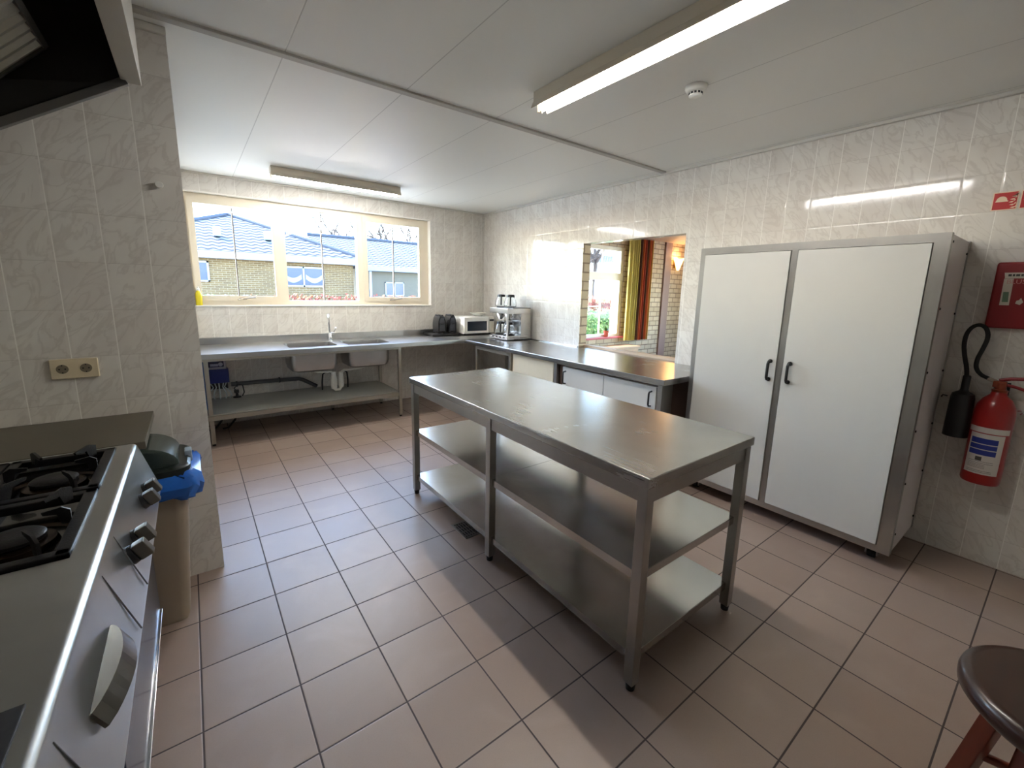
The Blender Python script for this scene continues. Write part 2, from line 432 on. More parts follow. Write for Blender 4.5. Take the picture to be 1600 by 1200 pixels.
for x, z0, z1 in ((.53, 1.36, 2.28), (1.40, 1.325, 2.335), (2.27, 1.36, 2.275)):
    MB().box(x-.006, x+.006, YF+.020, YF+.044, z0, z1).build('glazing_bar', barm, W1)
for x, sx in ((.56, 1), (2.235, 1)):
    m = MB(); m.box(x-.035, x+.035, YF-.022, YF-.010, 1.333, 1.350, .003)
    m.tube([(x, YF-.03, 1.342), (x+.03, YF-.045, 1.345), (x+.075, YF-.047, 1.352), (x+.115, YF-.045, 1.356)], .0055, 8)
    m.tube([(x, YF-.03, 1.342), (x-.02, YF-.04, 1.338), (x-.05, YF-.05, 1.333)], .006, 8)
    m.build('window_stay', mat('stay_metal', (150, 140, 125), .35, metal=.7), W1)
m = MB(); m.box(.121, 2.759, YB-.012, YF+.001, 1.262, 1.274, .003)
m.build('window_sill', WPAINT, W1)
m = MB(); m.box(.1205, .13, YB-.002, YF, 1.274, 2.39); m.box(2.75, 2.7595, YB-.002, YF, 1.274, 2.39); m.box(.13, 2.75, YB-.002, YF, 2.385, 2.3945)
m.build('reveal_lining', WPAINT, W1)

# ------------------------------------------------------------ dining room seen through the hatch
struct(MB().box(XR+.1, 9.4, -4.3, 3.1, -.12, 0).build('floor_dining', mat('dining_floor', (120, 84, 60), .4, noise=.15)))
struct(MB().box(XR+.11, 9.4, -4.3, 3.4, H, H+.12).build('ceiling_dining', mat('dining_ceiling', (196, 168, 146), .6, noise=.02)))
m = MB(); WX0, WX1, WZ0, WZ1 = 5.86, 6.98, .64, 2.36
m.box(XR+.11, WX0, 3.1, 3.4, 0, H); m.box(WX1, 9.4, 3.1, 3.4, 0, H); m.box(WX0, WX1, 3.1, 3.4, 0, WZ0); m.box(WX0, WX1, 3.1, 3.4, WZ1, H)
struct(m.build('wall_dining_back', BRICK_W))
m = MB(); m.box(9.3, 9.4, 1.6, 3.1, 0, H); m.box(9.3, 9.4, -4.3, -3.6, 0, H); m.box(9.3, 9.4, -3.6, 1.6, 0, .7); m.box(9.3, 9.4, -3.6, 1.6, 2.4, H)
struct(m.build('wall_dining_right', BRICK_W))
W3 = sroot('added_window_3', (9.35, -1, .7)); m = MB()  # window added out of view to brighten the dining room
for k in range(5): m.box(9.31, 9.38, -3.6+5.12*k/4, -3.52+5.12*k/4, .7, 2.4)
m.box(9.31, 9.38, -3.6, 1.6, .7, .78); m.box(9.31, 9.38, -3.6, 1.6, 2.32, 2.4); m.build('window_frame', WPAINT, W3)
for k in range(4): MB().box(9.345, 9.351, -3.52+1.28*k, -2.32+1.28*k, .78, 2.32).build('pane', GLASS, W3)
m = MB(); m.box(XR+.11, 6.8, -4.4, -4.3, 0, H); m.box(9.1, 9.4, -4.4, -4.3, 0, H); m.box(6.8, 9.1, -4.4, -4.3, 0, .7); m.box(6.8, 9.1, -4.4, -4.3, 2.4, H)
struct(m.build('wall_dining_front', BRICK_W))
W4 = sroot('added_window_4', (7.95, -4.35, .7)); m = MB()  # second unseen window, put in for more light in the dining room
for k in range(3): m.box(6.8+2.22*k/2, 6.88+2.22*k/2, -4.38, -4.31, .7, 2.4)
m.box(6.8, 9.1, -4.38, -4.31, .7, .78); m.box(6.8, 9.1, -4.38, -4.31, 2.32, 2.4); m.build('window_frame', WPAINT, W4)
for k in range(2): MB().box(6.88+1.11*k, 7.91+1.11*k, -4.35, -4.344, .78, 2.32).build('pane', GLASS, W4)
struct(MB().box(XR+.1102, XR+.118, OY1, 3.1, 0, H).build('trim_dining_side', BRICK_W))
struct(MB().box(8.25, 8.48, 3.06, 3.101, 0, H, .004).build('trim_dining_post', mat('taupe_post', (150, 126, 116), .6, noise=.06)))
struct(MB().box(XR+.08, XR+.165, OY0, OY1-.004, .862, .893, .004).build('trim_hatch_sill', mat('beige_sill', (196, 172, 146), .45, noise=.05)))
W2 = sroot('window_2', (6.42, 3.1, WZ0))
m = MB(); y0, y1 = 3.13, 3.2
m.box(WX0, WX1, y0, y1, WZ1-.07, WZ1); m.box(WX0, WX1, y0, y1, WZ0, WZ0+.05); m.box(WX0, WX0+.07, y0+.001, y1-.001, WZ0+.05, WZ1-.07); m.box(WX1-.09, WX1, y0+.001, y1-.001, WZ0+.05, WZ1-.07)
m.box(WX0, WX1, y0-.01, y1, 1.73, 1.87, .006)
m.build('window_frame', mat('warm_white_frame', (232, 224, 204), .45), W2)
for z0, z1 in ((.69, 1.73), (1.87, 2.29)):
    MB().box(WX0+.06, WX1-.08, 3.165, 3.171, z0, z1).build('pane', GLASS, W2)
    MB().box(6.39, 6.41, 3.15, 3.185, z0, z1).build('glazing_bar', mat('warm_white_frame', (232, 224, 204)), W2)
MB().box(WX0+.06, 6.39, 3.15, 3.185, 1.22, 1.24).build('glazing_bar', mat('warm_white_frame', (232, 224, 204)), W2)
MB().box(WX0-.05, WX1+.06, 3.04, 3.14, .605, .64, .004).build('window_sill', mat('red_sill', (176, 70, 78), .35), W2)

# wooden bench below the dining window
t = thing('wall_bench', 'light wooden bench box below the dining room window', 'bench', (6.1, 2.9, 0))
bwood = mat('bench_wood', (198, 164, 128), .5, noise=.12, stretch=(1, 8, 1))
MB().box(5.0, 7.12, 2.74, 3.09, .0, .44, .004).build('bench_body', bwood, t)
MB().box(4.98, 7.14, 2.71, 3.095, .44, .475, .006).build('bench_top', bwood, t)

# curtain
def pleat(x0, x1, y, amp, nf, z0, z1, name, m, par):
    q = MB(); N = nf*10
    top = []; bot = []
    for i in range(N+1):
        u = i/N; x = x0+(x1-x0)*u; yy = y + amp*math.sin(u*nf*2*PI); top.append((x, yy, z1)); bot.append((x+.012*math.sin(u*9), yy*1.0, z0))
    for th in (0, .006):
        for i in range(N):
            a, b, c, d = bot[i], bot[i+1], top[i+1], top[i]
            q.quad(*[(p[0], p[1]+th, p[2]) for p in (a, b, c, d)])
    bmesh.ops.remove_doubles(q.bm, verts=q.bm.verts, dist=.0005)
    return q.build(name, m, par)
t = thing('curtain', 'striped orange, brown and yellow curtain hanging beside the dining room window', 'curtain', (7.25, 2.96, .55))
cy = mat('curtain_yellow', (206, 192, 120), .85, noise=.15)
tl = cy.node_tree.nodes.new('ShaderNodeBsdfTranslucent'); tl.inputs['Color'].default_value = (.75, .66, .22, 1)
ms = cy.node_tree.nodes.new('ShaderNodeMixShader'); ms.inputs[0].default_value = .5
cy.node_tree.links.new(cy.node_tree.nodes['Principled BSDF'].outputs[0], ms.inputs[1]); cy.node_tree.links.new(tl.outputs[0], ms.inputs[2])
cy.node_tree.links.new(ms.outputs[0], cy.node_tree.nodes['Material Output'].inputs[0])
def stripes():
    g = NG('curtain_stripes'); geo, p, nn = g.pos()
    f = g.math('FRACT', g.math('DIVIDE', p.outputs['X'], .19))
    c = g.mix(g.math('GREATER_THAN', f, .3), lin((74, 40, 22)), lin((196, 92, 44)))
    c = g.mix(g.math('GREATER_THAN', f, .62), c, lin((140, 52, 34)))
    c = g.mix(g.math('GREATER_THAN', f, .86), c, lin((190, 150, 70)))
    g.l(c, g.b.inputs['Base Color']); g.b.inputs['Roughness'].default_value = .9
    return g.m
pleat(6.94, 7.19, 2.95, .045, 4, .56, 2.53, 'curtain_lining', cy, t)
pleat(7.19, 7.60, 2.94, .048, 6, .56, 2.53, 'curtain_panel', stripes(), t)
MB().cyl((5.6, 2.95, 2.545), (7.66, 2.95, 2.545), .011).build('curtain_rail', mat('rail', (120, 100, 80), .4, metal=.6), t)

# sconce
t = thing('wall_sconce', 'lit glass cone wall lamp on the white brick dining room wall', 'lamp', (8.66, 3.02, 2.03))
m = MB(); m.prism([(8.50, 2.27), (8.66, 2.235), (8.83, 2.27), (8.66, 2.0)], 'y', 2.985, 3.04)
m.bm.normal_update()
m.build('lamp_shade', mat('lit_glass', (255, 196, 110), .4, emit=1.6), t)
MB().box(8.61, 8.71, 3.04, 3.1, 2.05, 2.22, .01).build('wall_bracket', mat('brass', (160, 120, 60), .3, metal=1.), t)
ld = bpy.data.lights.new('sconce_light', 'POINT'); ld.energy = 2.2; ld.color = (1, .62, .3); ld.shadow_soft_size = .05
lo = bpy.data.objects.new('sconce_light', ld); C.objects.link(lo); lo.location = (0, -.06, .22); lo.parent = t

# plant pot on the dining window sill
t = thing('potted_plant', 'small green plant in a terracotta pot on the red dining window sill', 'potted plant', (6.53, 3.085, .64))
MB().lathe((6.53, 3.085, .64), [(.038, 0), (.05, .10), (.054, .12), (.047, .12), (.045, .1)], 20).build('pot', TERRA, t)
m = MB()
for i in range(46):
    a = random.uniform(0, 2*PI); e = random.uniform(.2, 1.2); L = random.uniform(.06, .13)
    d = Vector((math.cos(a)*math.cos(e), .35*math.sin(a)*math.cos(e), math.sin(e))); b = Vector((6.53, 3.085, .755)); tip = b+d*L; sd_ = d.cross(Vector((0, 0, 1))).normalized()*.012
    mid = b+d*L*.55
    m.quad(b, mid+sd_, tip, mid-sd_)
m.build('foliage', LEAF, t)

# ------------------------------------------------------------ outdoors
struct(MB().box(-40, 60, -40, 60, -.35, -.25).build('ground', mat('pale_bounce_ground', (206, 200, 186), .9, noise=.12, nscale=1.2)))  # unseen ground made pale so it bounces daylight onto the kitchen ceiling
def leafy(name, label, cat, x0, x1, y0, y1, z0, z1, n, mats, size=.09, group=None):
    q = MB()
    for i in range(n):
        x = random.uniform(x0, x1); y = random.uniform(y0, y1); z = z0+(z1-z0)*random.random()**.7 + random.uniform(-.04, .05)
        if y > y0+.25 and z < z1-.25: y = y0 + random.random()*.2
        d = Vector([random.gauss(0, 1) for _ in range(3)]).normalized(); u = d.orthogonal().normalized(); s = size*random.uniform(.5, 1.2)
        c = Vector((x, y, z)); q.mi = i % len(mats)
        q.quad(c-u*s*.5, c+d*s*.4, c+u*s*.5, c-d*s*.4)
    q.mi = 0; q.box(x0+.05, x1-.05, y0+.1, y1-.1, z0-.2, z1-.12)
    return tag(q.build(name, mats, smooth=False), label, cat, group)
hr = mat('hedge_red', (120, 54, 34), .8, noise=.3, nscale=3); hy = mat('hedge_tan', (132, 92, 54), .8, noise=.2); hg = mat('hedge_green', (92, 110, 60), .8, noise=.3)
leafy('beech_hedge', 'red-brown beech hedge below the middle kitchen window pane', 'hedge', 1.55, 6.2, 8.0, 8.7, -.2, 1.27, 5200, [hr, hy, hr], .085)
leafy('pale_shrub', 'pale greyish shrub below the left kitchen window pane', 'shrub', -.7, 1.45, 8.0, 8.7, -.2, 1.24, 2200, [mat('pale_leaf', (130, 128, 110), .8), hy, hg], .08)
leafy('green_hedge', 'low green hedge outside the dining room window', 'hedge', 8.6, 13.0, 6.6, 7.4, -.2, .95, 4200, [hg, LEAF, mat('leaf_light', (140, 160, 84), .7)], .09)
leafy('orange_hedge', 'orange-brown beech hedge behind the green one outside the dining window', 'hedge', 11.0, 15.5, 9.2, 10, -.2, 1.35, 3200, [hr, hy], .1)
def tree(name, label, x, y, h, spread, seed, col=(66, 58, 54), group=None):
    rnd = random.Random(seed); q = MB()
    def br(p, d, L, r, lev):
        e = p + d*L; q.tube([p, (p+e)/2 + Vector((rnd.uniform(-.03, .03), 0, 0))*L, e], [r, r*.8, r*.6], 5, False)
        if lev == 0: return
        for k in range(4 if lev > 1 else 5):
            nd = (d + Vector([rnd.gauss(0, spread), rnd.gauss(0, spread), rnd.gauss(.12, spread*.6)])).normalized()
            br(p + d*L*rnd.uniform(.55, 1.0), nd, L*rnd.uniform(.5, .72), r*.52, lev-1)
    br(Vector((x, y, -.3)), Vector((0, 0, 1)), h*.42, .24, 4)
    return tag(q.build(name, mat('bare_bark', col, .9, noise=.2)), label, 'tree', group)
tree('bare_tree', 'bare tree showing above the far roof in the right kitchen pane, left one', 12.2, 32, 9.4, .5, 3)
tree('bare_tree', 'bare tree showing above the far roof in the right kitchen pane, right one', 15.0, 33, 9.3, .5, 5)
tree('bare_tree', 'small bare tree top above the far roof in the middle kitchen pane', 11.8, 42, 9.9, .5, 9)
tree('bare_tree', 'bare tree outside the dining room window', 14.5, 11, 6.5, .5, 12)

blind = mat('window_dark', (52, 62, 80), .3, noise=.2); wfr = mat('blue_white_frame', (132, 138, 150), .5)
def house_window(par, x0, x1, z0, z1, y, panes=2, swag=False):
    f = MB(); t_ = .05
    f.box(x0, x1, y-.03, y+.02, z1-t_, z1); f.box(x0, x1, y-.03, y+.02, z0, z0+t_); f.box(x0, x0+t_, y-.03, y+.02, z0, z1); f.box(x1-t_, x1, y-.03, y+.02, z0, z1)
    for k in range(1, panes):
        xm = x0+(x1-x0)*k/panes; f.box(xm-t_/2, xm+t_/2, y-.03, y+.02, z0, z1)
    fo = f.build('window', wfr, par)
    MB().box(x0+t_/2, x1-t_/2, y-.012, y+.012, z0+t_/2, z1-t_/2).build('pane', blind, fo)
    if swag:
        for k in range(panes):
            q = MB()
            a = x0+(x1-x0)*k/panes+.07; b = x0+(x1-x0)*(k+1)/panes-.07; zt = z0+(z1-z0)*.62; N = 12
            for i in range(N):
                u0, u1 = i/N, (i+1)/N
                s0, s1 = math.sin(u0*PI)*.13, math.sin(u1*PI)*.13
                q.quad((a+(b-a)*u0, y-.02, zt-s0), (a+(b-a)*u1, y-.02, zt-s1), (a+(b-a)*u1, y-.02, zt-s1-.16), (a+(b-a)*u0, y-.02, zt-s0-.16))
            q.build('net_curtain', mat('net_curtain', (128, 130, 138), .8), fo)
# near house: pyramid roof
t = thing('house', 'yellow brick bungalow with a hipped grey tiled roof filling the left kitchen pane', 'house', (1.6, 15, -.3))
MB().box(-2.0, 5.05, 14.15, 21, -.3, 2.5).build('wall', BRICK_Y, t)
m = MB(); x0, x1, y0, y1, ze, za = -2.3, 5.35, 13.75, 21.2, 2.50, 4.05; ap = (1.52, 17.5, za)
m.quad((x0, y0, ze), (x1, y0, ze), ap); m.quad((x1, y0, ze), (x1, y1, ze), ap); m.quad((x1, y1, ze), (x0, y1, ze), ap); m.quad((x0, y1, ze), (x0, y0, ze), ap); m.quad((x0, y0, ze), (x0, y1, ze), (x1, y1, ze), (x1, y0, ze))
m.build('roof', ROOF, t, smooth=False)
m = MB()
for c in ((x0, y0), (x1, y0), (x1, y1), (x0, y1)): m.tube([(c[0], c[1], ze+.02), (ap[0], ap[1], za+.03)], .07, 8)
m.build('hip_tiles', mat('hip_tile', (46, 54, 68), .7), t)
MB().box(x0+.03, x1-.03, y0+.02, y0+.42, ze-.22, ze-.01, .01).build('fascia', mat('fascia_white', (150, 154, 162), .5), t)
MB().cyl((5.16, 14.05, -.3), (5.16, 14.05, 2.3), .05).build('drainpipe', mat('blue_grey_pipe', (140, 156, 184), .5), t)
for x, z in ((1.0, 3.02), (2.45, 3.02)):
    yy = 13.75 + (z-ze)*3.75/1.55; MB().box(x-.1, x+.1, yy-.22, yy+.1, z+.0, z+.3, .02).build('roof_vent', mat('vent_blue', (120, 150, 180), .5), t)
house_window(t, -.1, .66, 1.55, 2.18, 14.14, 2); house_window(t, 2.68, 4.02, 1.46, 2.14, 14.14, 2, True)
# further house
t = thing('house', 'lower brick house with a long tiled roof behind, in the right kitchen pane', 'house', (11, 22, -.3))
MB().box(7.6, 17.5, 20.1, 27, -.3, 2.5).build('wall', mat('grey_render', (84, 80, 70), .9, noise=.1), t)
m = MB(); xa, xb = 5.5, 18.2; m.quad((xa, 19.7, 2.55), (xb, 19.7, 2.55), (xb, 23.6, 4.22), (xa, 23.6, 4.22)); m.quad((xa, 23.6, 4.22), (xb, 23.6, 4.22), (xb, 27.4, 2.55), (xa, 27.4, 2.55)); m.quad((xb, 19.7, 2.55), (xb, 27.4, 2.55), (xb, 23.6, 4.22)); m.quad((xa, 19.7, 2.55), (xa, 23.6, 4.22), (xa, 27.4, 2.55)); m.quad((xa, 19.7, 2.55), (xa, 27.4, 2.55), (xb, 27.4, 2.55), (xb, 19.7, 2.55))
m.build('roof', ROOF, t, smooth=False)
MB().tube([(xa, 23.6, 4.26), (xb, 23.6, 4.26)], .09, 8).build('ridge_tiles', mat('hip_tile', (96, 106, 124)), t)
MB().box(7.3, 18.1, 19.68, 20.1, 2.32, 2.56, .01).build('fascia', mat('fascia_blue', (104, 118, 136), .5), t)
MB().cyl((7.66, 20.0, -.3), (7.66, 20.0, 2.3), .06).build('drainpipe', mat('blue_grey_pipe', (140, 156, 184)), t)
house_window(t, 8.45, 9.5, 1.05, 1.78, 20.09, 2)
# house beyond the dining window
t = thing('house', 'pale house with a blue-grey roof far outside the dining room window', 'house', (26, 22, -.3))
MB().box(18.5, 34, 19, 27, -.3, 2.6).build('wall', mat('pale_render', (220, 214, 204), .9), t)
m = MB(); m.quad((18.3, 18.6, 2.6), (34, 18.6, 2.6), (34, 22.8, 4.6), (18.3, 22.8, 4.6)); m.quad((18.3, 22.8, 4.6), (34, 22.8, 4.6), (34, 27, 2.6), (18.3, 27, 2.6)); m.quad((18.3, 18.6, 2.6), (18.3, 22.8, 4.6), (18.3, 27, 2.6))
m.build('roof', ROOF, t, smooth=False)

# ------------------------------------------------------------ island work table
t = thing('work_table', 'stainless steel island work table with two shelf levels in the middle of the kitchen', 'table', (1.68, -.67, 0))
X0, X1, Y0, Y1, ZT = 1.285, 2.06, -1.675, .33, .875
m = MB(); m.box(X0, X1, Y0, Y1, ZT-.04, ZT, .005, 3); m.build('tabletop', STEEL, t)
m = MB(); a = .014
m.box(X0+a, X0+a+.03, Y0+a, Y1-a, ZT-.105, ZT-.04, .002); m.box(X1-a-.03, X1-a, Y0+a, Y1-a, ZT-.105, ZT-.04, .002)
m.box(X0+a, X1-a, Y0+a, Y0+a+.03, ZT-.105, ZT-.04, .002); m.box(X0+a, X1-a, Y1-a-.03, Y1-a, ZT-.105, ZT-.04, .002)
m.build('apron', STEEL_F, t)
YM = (Y0+Y1)/2; L = .042
for lx in (X0+.008, X1-.008-L):
    for ly in (Y0+.008, YM-L/2, Y1-.008-L):
        lg = MB().box(lx, lx+L, ly, ly+L, .03, ZT-.041, .003).build('leg', STEEL_F, t)
        MB().cyl((lx+L/2, ly+L/2, 0), (lx+L/2, ly+L/2, .034), .017, .02, 14).build('foot', RUBBER, lg)
for z in (.49, .15):
    for ya, yb in ((Y0+.03, YM-.001), (YM+.001, Y1-.03)):
        q = MB(); q.box(X0+.024, X1-.024, ya, yb, z-.003, z, 0)
        q.box(X0+.024, X0+.028, ya, yb, z-.035, z-.003); q.box(X1-.028, X1-.024, ya, yb, z-.035, z-.003)
        ye = ya if ya < YM-.1 else yb
        q.box(X0+.024, X1-.024, ye-.002, ye+.002, z-.035, z-.003)
        q.build('shelf', STEEL_S, t)

# ------------------------------------------------------------ sink counter along the window wall
ZC = .87; XS = 1.985; YFc = 2.19
t = thing('sink_counter', 'long stainless steel sink counter with a low shelf below the kitchen window', 'counter', (1.4, 2.6, 0))
sinks = [(.86, 1.335, 2.33, 2.73), (1.44, 1.915, 2.33, 2.73)]
def plate_with_holes(q, x0, x1, y0, y1, z0, z1, holes):
    xs = sorted({x0, x1, *[h[0] for h in holes], *[h[1] for h in holes]}); ys = sorted({y0, y1, *[h[2] for h in holes], *[h[3] for h in holes]})
    for a, b in zip(xs, xs[1:]):
        for c, d in zip(ys, ys[1:]):
            cx_, cy_ = (a+b)/2, (c+d)/2
            if any(h[0] < cx_ < h[1] and h[2] < cy_ < h[3] for h in holes): continue
            for z, fl in ((z1, 0), (z0, 1)):
                q.quad((a, c, z), (b, c, z), (b, d, z), (a, d, z))
m = MB(); plate_with_holes(m, .118, XR-.004, YFc+.004, YB-.003, ZC-.003, ZC, sinks)
bmesh.ops.remove_doubles(m.bm, verts=m.bm.verts, dist=.0005)
m.box(.118, 2.83, YFc, YFc+.006, ZC-.045, ZC+.001, .002)
m.box(.118, .124, YFc, YB-.003, ZC-.045, ZC-.001)
m.box(.118, XR-.004, YB-.02, YB-.002, ZC-.001, ZC+.07, .004)
m.build('worktop', STEEL_X, t)
def rrect(x0, x1, y0, y1, r, n=5):
    p = []
    for cx_, cy_, a0 in ((x1-r, y1-r, 0), (x0+r, y1-r, PI/2), (x0+r, y0+r, PI), (x1-r, y0+r, 1.5*PI)):
        p += [(cx_+r*math.cos(a0+PI/2*i/n), cy_+r*math.sin(a0+PI/2*i/n)) for i in range(n+1)]
    return p
for (a, b, c, d) in sinks:
    q = MB(); rings = []
    for dx, z, r in ((-.012, ZC+.002, .05), (.0, ZC+.001, .05), (.004, ZC-.02, .05), (.008, ZC-.2, .05), (.02, ZC-.255, .06), (.06, ZC-.275, .07)):
        rings.append([q.bm.verts.new((x, y, z)) for x, y in rrect(a+dx, b-dx, c+dx, d-dx, r)])
    for A, B in zip(rings, rings[1:]):
        n = len(A)
        for i in range(n): q.bm.faces.new((A[i], A[(i+1) % n], B[(i+1) % n], B[i]))
    q.bm.faces.new(rings[-1])
    bo = q.build('sink_bowl', steel_material('bowl_steel', (.44, .42, .40), .34, 'X', .05) if 'bowl' not in MATS else MATS['bowl'], t)
    MATS['bowl'] = bo.data.materials[0]
    MB().lathe(((a+b)/2, (c+d)/2, ZC-.274), [(.035, 0), (.035, .004), (.02, .004), (.018, .001)], 20).build('strainer', CHROME, bo)
FR = mat('counter_frame', (168, 162, 150), .35, metal=.85, noise=.05)
for x, y in ((.14, YFc+.03), (.14, YB-.07), (XS-.03, YFc+.01), (XS-.02, YB-.10), (1.37, YB-.07)):
    lg = MB().box(x-.0, x+.035, y, y+.035, .02, ZC-.003 if x < 1.3 or x > 1.5 else .26, .002).build('leg', FR, t)
    MB().cyl((x+.0175, y+.0175, 0), (x+.0175, y+.0175, .024), .014, n=12).build('foot', RUBBER, lg)
m = MB(); m.box(.13, XS-.035, YFc+.03, YB-.035, .292, .30); m.build('shelf', mat('shelf_laminate', (172, 170, 160), .35, noise=.05), t)
m = MB(); m.box(.13, XS-.02, YFc+.02, YFc+.05, .245, .288, .002); m.box(.13, XS-.02, YB-.06, YB-.035, .245, .288, .002); m.box(.14, .17, YFc+.03, YB-.04, .245, .288); m.box(XS-.02, XS+.0, YFc+.03, YB-.04, .245, .288)
m.build('shelf_rail', FR, t)
m = MB(); m.box(.13, XS, YFc+.015, YFc+.045, ZC-.07, ZC-.004, .002); m.build('top_rail', FR, t)

# mixer tap
t = thing('mixer_tap', 'chrome mixer tap with tall curved spout behind the two sinks', 'tap', (1.375, 2.82, ZC))
b = Vector((1.375, 2.82, ZC))
MB().lathe(b, [(.03, 0), (.03, .008), (.024, .012), (.022, .07), (.018, .09)], 20).build('tap_body', CHROME, t)
pts = [b+Vector((0, 0, .07)), b+Vector((-.006, 0, .16)), b+Vector((-.012, -.01, .25))]
for i in range(9):
    a = PI*i/8; pts.append(b+Vector((-.016-.02*(1-math.cos(a))/2, -.01-.055*(1-math.cos(a)), .25+.05*math.sin(a))))
pts.append(pts[-1]+Vector((-.002, -.004, -.03)))
MB().tube(pts, .011, 12).build('spout', CHROME, t)
m = MB(); m.cyl(b+Vector((0, 0, .075)), b+Vector((.045, 0, .085)), .016, .014); m.tube([b+Vector((.04, 0, .09)), b+Vector((.055, -.01, .12)), b+Vector((.06, -.03, .15))], .006, 8)
m.build('lever', CHROME, t)

# waste pipe with trap below the sinks
t = thing('drain_pipe', 'dark grey waste pipe running along the wall above the low shelf', 'pipe', (.7, 2.93, .42))
yp = YB-.045
m = MB(); m.tube([(.37, yp, .435), (.9, yp, .430), (1.03, yp, .425), (1.07, yp, .41), (1.22, yp, .315)], .022, 14)
m.build('pipe', GREYP, t)
for x in (.42, .83):
    m = MB(); m.cyl((x-.008, yp, .433), (x+.008, yp, .433), .031); m.box(x-.006, x+.006, yp, YB, .41, .425)
    m.build('pipe_clamp', mat('clamp', (60, 60, 62), .5), t)
t = thing('sink_trap', 'white plastic sink trap hanging between the two sink bowls', 'drain trap', (1.37, 2.6, .3))
m = MB(); m.tube([(1.12, 2.53, .594), (1.12, 2.54, .572), (1.16, 2.56, .556), (1.31, 2.62, .535), (1.34, 2.62, .51)], .015, 12)
m.tube([(1.66, 2.53, .594), (1.66, 2.54, .572), (1.62, 2.56, .556), (1.46, 2.62, .54), (1.42, 2.62, .51)], .015, 12)
m.build('waste_arm', PLASTW, t)
m = MB(); m.lathe((1.34, 2.62, .33), [(.03, 0), (.034, .02), (.034, .12), (.026, .16), (.026, .2)], 18); m.lathe((1.42, 2.62, .34), [(.022, 0), (.03, .02), (.03, .1), (.024, .18)], 18)
m.tube([(1.34, 2.62, .34), (1.36, 2.62, .315), (1.40, 2.62, .315), (1.42, 2.62, .35)], .018, 10); m.build('trap_bottle', PLASTW, t)
for dx in (1.24, 1.53):
    s_ = 1 if dx < 1.4 else -1
    m = MB(); m.tube([(dx+s_*.10, 2.70, .50), (dx+s_*.05, 2.72, .52), (dx+s_*.01, 2.73, .49), (dx, 2.74, .40), (dx, 2.75, .302)], .008, 8)
    m.build('hose', RUBBER, t)

# dosing unit on the wall at the left end
t = thing('dosing_unit', 'blue detergent dosing unit with white tubes under the left end of the sink counter', 'dosing pump', (.25, 2.93, .38))
m = MB(); m.box(.155, .355, 2.86, 2.972, .47, .62, .008); m.build('housing', BLUEP, t)
q = MB(); q.box(.148, .338, 2.85, 2.972, .62, .74, .008); hd = q.build('control_panel', mat('grey_casing', (176, 176, 184), .4), t)
MB().box(.162, .318, 2.846, 2.851, .645, .732, .003).build('display', mat('display_blue', (34, 38, 78), .2), hd)
MB().cyl((.29, 2.846, .672), (.29, 2.84, .672), .02, n=20).build('dial', mat('dial_grey', (186, 190, 205), .4), hd)
MB().box(.2, .27, 2.844, 2.847, .655, .68).build('buttons', mat('dial_grey', (186, 190, 205)), hd)
m = MB(); m.box(.165, .34, 2.88, 2.972, .405, .47, .005); m.build('pump_block', BLACKP, t)
for k, x in enumerate((.19, .225, .26, .30, .325)):
    m = MB(); m.tube([(x, 2.872, .47), (x-.01*(k-2), 2.85, .43), (x+.012*(k-2), 2.84, .38), (x+.02*(k-2), 2.86, .33), (x+.01*(k-2), 2.88, .302)], .006, 8)
    m.build('tube', mat('clear_tube', (206, 214, 214), .25), t)
tag(MB().box(.135, .160, 2.42, 2.84, .301, .80, .008).build('blue_canister', mat('canister_blue', (40, 96, 168), .4)), 'blue plastic canister standing on the low shelf against the left end', 'canister')
m = MB(); m.lathe((.41, 2.86, .301), [(.04, 0), (.035, .012), (.014, .016), (.012, .06)], 16); m.tube([(.41, 2.86, .36), (.39, 2.87, .40), (.43, 2.88, .44), (.47, 2.89, .42), (.48, 2.9, .34), (.46, 2.9, .302)], .006, 8)
m.box(.385, .43, 2.84, 2.88, .35, .385, .006)
tag(m.build('hose_pump', BLACKP), 'small black pump with a looping hose on the low shelf beside the dosing unit', 'pump')
for k, x in enumerate((.30, .42)):
    m = MB(); m.tube([(x, 2.8, .24), (x-.02, 2.78, .16), (x-.06, 2.76, .08), (x-.12, 2.75, .012), (x-.17, 2.75, .008)], .01, 8)
    tag(m.build('black_hose', RUBBER), ('left' if k == 0 else 'right')+' black hose hanging to the floor below the low shelf at its left end', 'hose', 'hoses below the low shelf')

# dish soap bottle on the window sill
t = thing('soap_bottle', 'yellow dish soap bottle on the left end of the kitchen window sill', 'bottle', (.172, 3.012, 1.274))
MB().lathe((.172, 3.012, 1.274), [(.026, 0), (.029, .01), (.029, .09), (.026, .12), (.013, .15)], 20).build('bottle_body', mat('yellow_soap', (226, 206, 40), .25, trans=.1), t)
MB().lathe((.172, 3.012, 1.424), [(.014, 0), (.014, .02), (.006, .024), (.005, .04)], 14).build('cap', PLASTW, t)

